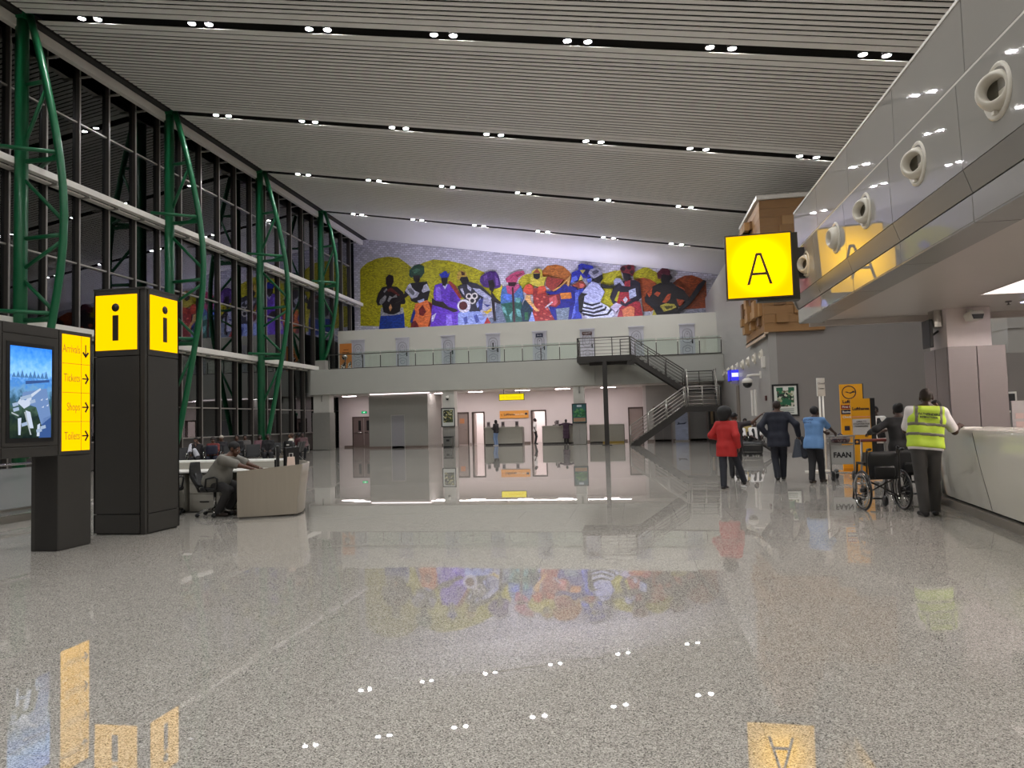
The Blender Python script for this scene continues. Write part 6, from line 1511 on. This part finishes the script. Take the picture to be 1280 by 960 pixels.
person('person in dark clothes at the counter end behind the vest wearer, hand at cheek', (*L0, 0), 150, 1.70, lean=5, head=(0, 6), lw=(-.05, .15, 1.40), rw=w2l(L0, 150, (4.92, 13.0, 1.25)), wide=.85, skin=0, hair='short', top=((40, 36, 36), 'short', .05), legs=(40, 40, 44), vox=.018)
L0 = (3.72, 16.35); rz = -38
person('person in a light blue polo shirt pushing the luggage trolley', (*L0, 0), rz, 1.69, lean=9, head=(8, 4), la=w2l(L0, rz, (3.62, 16.22, .10)), ra=w2l(L0, rz, (3.90, 16.50, .078)), lw=w2l(L0, rz, (4.20, 16.86, .98)), rw=w2l(L0, rz, (4.32, 16.74, .98)), skin=0, hair='short', top=((96, 136, 184), 'short', .06), legs=(22, 22, 26), vox=.014, curl=.9, shoe=(46, 38, 34), elb={'l': (-.6, -.4, -1), 'r': (.6, -.6, -.8)}, extra=lambda rt, J: [text(w, .05, (-.03, -.02-.165, 1.33+dz), (R(97), 0, 0), mat('polo_ink', (26, 44, 84), .6), rt) for w, dz in (('CUSTOMER', .03), ('SERVICE', -.03))])
L0 = (3.17, 17.28); rz = -8
person('tall person in a dark navy suit walking away beside the framed picture', (*L0, 0), rz, 1.85, lean=3, head=(12, 3), la=(-.05, -.06, .09), ra=(.08, .14, .083), lw=(-.24, .04, 1.02), rw=w2l(L0, rz, (3.60, 17.2, 1.0)), wide=1.12, skin=1, hair='thin', hair_mat=mat('hair_brown_short', (44, 32, 26), .7), top=((26, 30, 44), 'long', .09), legs=(26, 29, 40), vox=.014, coat=.006, elb={'l': (-1, -.7, 0), 'r': (.6, -.9, 0)}, curl=.9)
L0 = (1.80, 15.4); rz = -28
person('person with a big black afro, red jacket and dark jeans walking away', (*L0, 0), rz, 1.66, lean=2, head=(20, 2), la=w2l(L0, rz, (1.70, 15.25, .08)), ra=w2l(L0, rz, (2.17, 15.62, .085)), lw=(-.16, .18, 1.0), rw=w2l(L0, rz, (2.02, 15.28, .86)), wide=.94, skin=1, hair='afro', top=((170, 32, 30), 'long', .10), legs=(30, 33, 42), vox=.014, coat=.008, sole=(226, 226, 224), elb={'l': (-1, -.6, -.2)}, toe=(10, -35), extra=lambda rt, J: [mesh_from([blob([cone(J['E']['r']+(J['W']['r']-J['E']['r'])*t, J['E']['r']+(J['W']['r']-J['E']['r'])*(t+.06), .047)], .01, .01)+(0,)], 'cuff_trim', [cloth((196, 170, 110))], rt) for t in (.45, .72)])
L0 = (2.28, 17.9); rz = -12
person('person in a dark cap behind the red jacket, pointing to the right', (*L0, 0), rz, 1.60, lean=4, head=(30, 0), la=(-.08, .05, .075), ra=(.06, -.10, .09), rw=w2l(L0, rz, (2.86, 17.75, 1.47)), lw=(-.22, .12, .92), skin=1, hair='cap', hair_mat=mat('cap_black', (20, 19, 22), .6), top=((44, 36, 40), 'short', .05), legs=(24, 24, 28), vox=.016, curl=.2, elb={'r': (.3, -.5, -.8)})
person('person in white shirt and black vest half hidden behind the orange stand', (5.60, 18.4, 0), 150, 1.66, head=(0, 8), skin=0, hair='short', top=((226, 222, 220), 'short', .05), legs=(26, 26, 30), vox=.018, lw=(-.14, .28, 1.0), rw=(.14, .28, 1.0), vest=lambda rt, J: mesh_from([blob(list(J['core'])+[cone(J['S']['l']+J['sx']*.06, J['S']['r']-J['sx']*.06, .066)], .016, .03, .022, lambda P: np.maximum(np.maximum(-.02-(P-J['hip'])@J['d'], (P-J['neck']+J['up']*.03)@J['up']), .05-np.abs(P[:, 0])))+(0,)], 'waistcoat', [cloth((22, 22, 24))], rt))
# ---- seated people
def sit(label, loc, rz, h=1.66, lean=-12, seat=.42, **k):
    d = dict(hip=(0, .05, seat+.085), lean=lean, la=(-.10, .50, .078), ra=(.10, .47, .078), lw=(-.13, .33, seat+.20), rw=(.13, .33, seat+.20), vox=.022, knee={'l': (-.1, .3, 1), 'r': (.1, .3, 1)}); d.update(k)
    return person(label, loc, rz, h, **d)
blackvest = lambda rt, J: mesh_from([blob(list(J['core'])+[cone(J['S']['l']+J['sx']*.07, J['S']['r']-J['sx']*.07, .066)], .02, .03, .024, lambda P: np.maximum((P-J['neck']+J['up']*.03)@J['up'], .045-np.abs(P[:, 0])))+(0,)], 'waistcoat', [cloth((22, 22, 24))], rt)
sit('left of the two seated staff in white shirts and black waistcoats by the right wall', (3.81, 28.4, 0), 175, 1.64, skin=0, hair='short', top=((226, 222, 220), 'short', .0), vest=blackvest, legs=(58, 54, 52))
sit('right of the two seated staff in black waistcoats, one leg stretched out', (4.39, 28.4, 0), 190, 1.70, skin=0, hair='short', top=((226, 222, 220), 'short', .0), vest=blackvest, legs=(52, 48, 46), la=(-.42, .85, .10), ra=(.0, .50, .08), head=(-10, 5))
sit('person in a yellowish top seated behind the two staff in waistcoats', (4.30, 30.4, 0), 180, 1.72, lean=5, seat=.5, skin=0, hair='short', top=((186, 164, 104), 'short', .0), legs=(36, 34, 34))
bench('black waiting seats behind the seated staff by the right wall', (4.3, 30.35, .08), R(180), 2)
L0 = (-7.28, 11.58); rz = -84
person('desk clerk in a grey short sleeved shirt bent over the information desk', (*L0, 0), rz, 1.78, hip=(0, -.06, .60), lean=37, head=(0, -24), la=(-.12, .16, .09), ra=(.14, .10, .09), lw=w2l(L0, rz, (-6.50, 11.72, .80)), rw=w2l(L0, rz, (-6.48, 11.46, .80)), wide=1.28, belly=.03, skin=1, hair='thin', top=((120, 117, 109), 'short', .02), legs=(44, 42, 42), vox=.013, coat=.008, shoe=(40, 28, 22), knee={'l': (-.3, 1, .6), 'r': (.3, 1, .6)}, elb={'l': (-.8, -.3, -.6), 'r': (.8, -.3, -.6)})
def seatpos(b, rz, dx, dy=0): c, s = math.cos(R(rz)), math.sin(R(rz)); return (b[0]+dx*c-dy*s, b[1]+dx*s+dy*c, 0)
A_, B_, C_ = (-15.6, 24.1), (-15.6, 26.3), (-15.7, 28.2)
sit('seated person in a black and white jacket with a hand at the chin', seatpos(A_, 205, .29), 205, 1.62, skin=1, hair='bun', top=((34, 30, 32), 'long', .0), legs=(32, 30, 34), lw=(-.02, .20, 1.0), vest=lambda rt, J: mesh_from([blob([cone(J['S']['r'], J['E']['r'], .085, .08)], .02, .02)+(0,), blob([cone(J['hip']+np.array([-.05, .08, .08]), J['hip']+np.array([.02, .12, .28]), .10, .07)], .02, .02)+(0,)], 'white_sleeve', [cloth((214, 214, 224))], rt))
sit('seated person in a red patterned top with a pale headband', seatpos(A_, 205, -.29), 205, 1.60, skin=1, hair='scarf', hair_mat=mat('headband_dark', (48, 38, 36), .7), top=((112, 36, 34), 'short', .0), legs=(24, 28, 44))
b = MB(); b.add(*superbox(.2, .14, .17, (0, 0, .17))); q = b.build('lap_bag', cloth((24, 26, 46))); q.location = (*seatpos(A_, 205, -.29, .30)[:2], .60); q.rotation_euler = (0, 0, R(205)); tag(q, 'dark blue bag on the lap of the person in red', 'bag')
sit('seated person in dark clothes with a pale cap in the second row', seatpos(B_, 205, .58), 205, 1.68, skin=1, hair='cap', hair_mat=mat('cap_pale', (182, 172, 160), .7), top=((40, 38, 42), 'long', .0), legs=(30, 30, 34), lean=-4)
sit('seated person in black leaning forward next to the pale cap', seatpos(B_, 205, 0), 205, 1.70, skin=1, hair='short', top=((22, 22, 26), 'long', .0), legs=(26, 26, 30), lean=4)
sit('seated person in a dark jacket at the right end of the second row', seatpos(B_, 205, -1.16), 205, 1.68, skin=0, hair='short', top=((26, 25, 28), 'long', .0), legs=(28, 28, 32), lean=-2)
sit('seated person in dim grey clothes in the shaded back row', seatpos(C_, 205, .58), 205, 1.66, skin=1, hair='short', top=((92, 88, 86), 'long', .0), legs=(40, 38, 40))
sit('seated person with a mauve top in the shaded back row', seatpos(C_, 205, 0), 205, 1.60, skin=0, hair='long', top=((104, 72, 80), 'short', .0), legs=(30, 28, 30))
sit('person in white with pale trousers and a laptop on the knees', seatpos((-15.05, 30.0), 105, -.58), 105, 1.64, skin=2, hair='short', hair_mat=mat('hair_brown', (64, 44, 34), .7), top=((232, 228, 214), 'long', .0), legs=(200, 184, 158), lean=-6, head=(-10, 25))
sit('seated person in maroon right behind the person in white', seatpos((-15.05, 30.0), 105, .58), 105, 1.64, skin=0, hair='short', top=((74, 30, 34), 'long', .0), legs=(24, 24, 28))
bench('black waiting seats behind the person in white with a laptop', (-15.75, 31.6, 0), R(205), 2)
sit('seated person in a mauve shirt just left of the person in white', seatpos((-15.75, 31.6), 205, -.29), 205, 1.66, skin=0, hair='short', top=((104, 80, 82), 'long', .0), legs=(26, 26, 30), lean=2)
lp = seatpos((-15.05, 30.0), 105, -.58, .38)
rt = root('laptop', 'open dark laptop on the knees of the person in white', 'laptop', (lp[0], lp[1], .62), R(105))
b = MB(); b.box(-.16, .16, -.11, .11, 0, .015); b.build('base', M_black, rt); b = MB(); b.prism([(.11, .01), (.125, .01), (.19, .21), (.175, .21)], -.16, .16, 'x'); b.build('lid', M_black, rt)
# ---- people at the far counters
person('person with long hair, black top and blue jeans at the far counter', (-8.78, 44.75, 0), 60, 1.66, head=(15, 8), lw=(-.10, .26, 1.10), rw=(.12, .24, 1.12), skin=1, hair='long', top=((34, 30, 34), 'long', .02), legs=(108, 130, 164), shoe=(196, 196, 200), vox=.024)
person('person in a long dark purple coat leaning on the far counter', (-4.36, 44.92, 0), 0, 1.58, lean=6, head=(0, 4), lw=(-.34, .34, 1.22), rw=(.36, .34, 1.22), skin=0, hair='short', top=((58, 38, 56), 'long', .12), skirt=((58, 38, 56), .22), legs=(30, 26, 30), vox=.024, elb={'l': (-1, -.5, -.2), 'r': (1, -.5, -.2)})
person('person in white shirt and black trousers in the far right doorway', (-6.55, 46.6, 0), -80, 1.70, head=(0, 6), skin=0, hair='short', top=((228, 224, 222), 'short', .03), legs=(22, 22, 26), vox=.026)
sit('clerk whose head just shows over the far counter', (-5.15, 46.3, 0), 180, 1.64, seat=.62, skin=0, hair='short', top=((60, 50, 52), 'long', .0), legs=(30, 30, 34), vox=.03)
b = MB(); b.box(-.22, .22, -.22, .22, .56, .60); b.tube([(0, 0, 0), (0, 0, .56)], .03, 8); b.box(-.2, .2, -.2, .2, 0, .03); q = b.build('stool', M_dark); q.location = (-5.15, 46.3, 0); tag(q, 'dark stool under the clerk at the far counter', 'stool')
# ---- things carried
rt = root('folded_coat', 'dark coat hanging from the hand of the person in the navy suit', 'coat', (3.72, 17.16, .42), R(-20))
v, f_ = blob([cone((-.06, 0, .52), (.03, 0, .34), .05, .07), cone((.02, 0, .36), (.16, .02, .06), .075, .06), cone((-.04, .02, .34), (-.02, .03, .12), .06, .07), cone((.16, .02, .1), (.24, .03, .02), .05, .03)], .014, .03)
mesh_from([(v, f_, 0)], 'cloth', [cloth((38, 40, 48))], rt)
rt = root('carry_bag', 'slate grey bag held under the coat by the person in the suit', 'bag', (3.55, 17.22, .50), R(10))
b = MB(); b.add([(-.02, -.04, .42), (.06, -.04, .42), (.06, .04, .42), (-.02, .04, .42), (-.10, -.06, 0), (.14, -.06, .03), (.14, .06, .03), (-.10, .06, 0)], [(0, 1, 2, 3), (7, 6, 5, 4), (0, 4, 5, 1), (1, 5, 6, 2), (2, 6, 7, 3), (3, 7, 4, 0)]); b.build('body', cloth((76, 82, 92)), rt, None, .01)
b = MB(); b.tube([(0, 0, .42), (.02, 0, .5), (.05, 0, .42)], .01, 6); b.build('handle', M_black, rt)
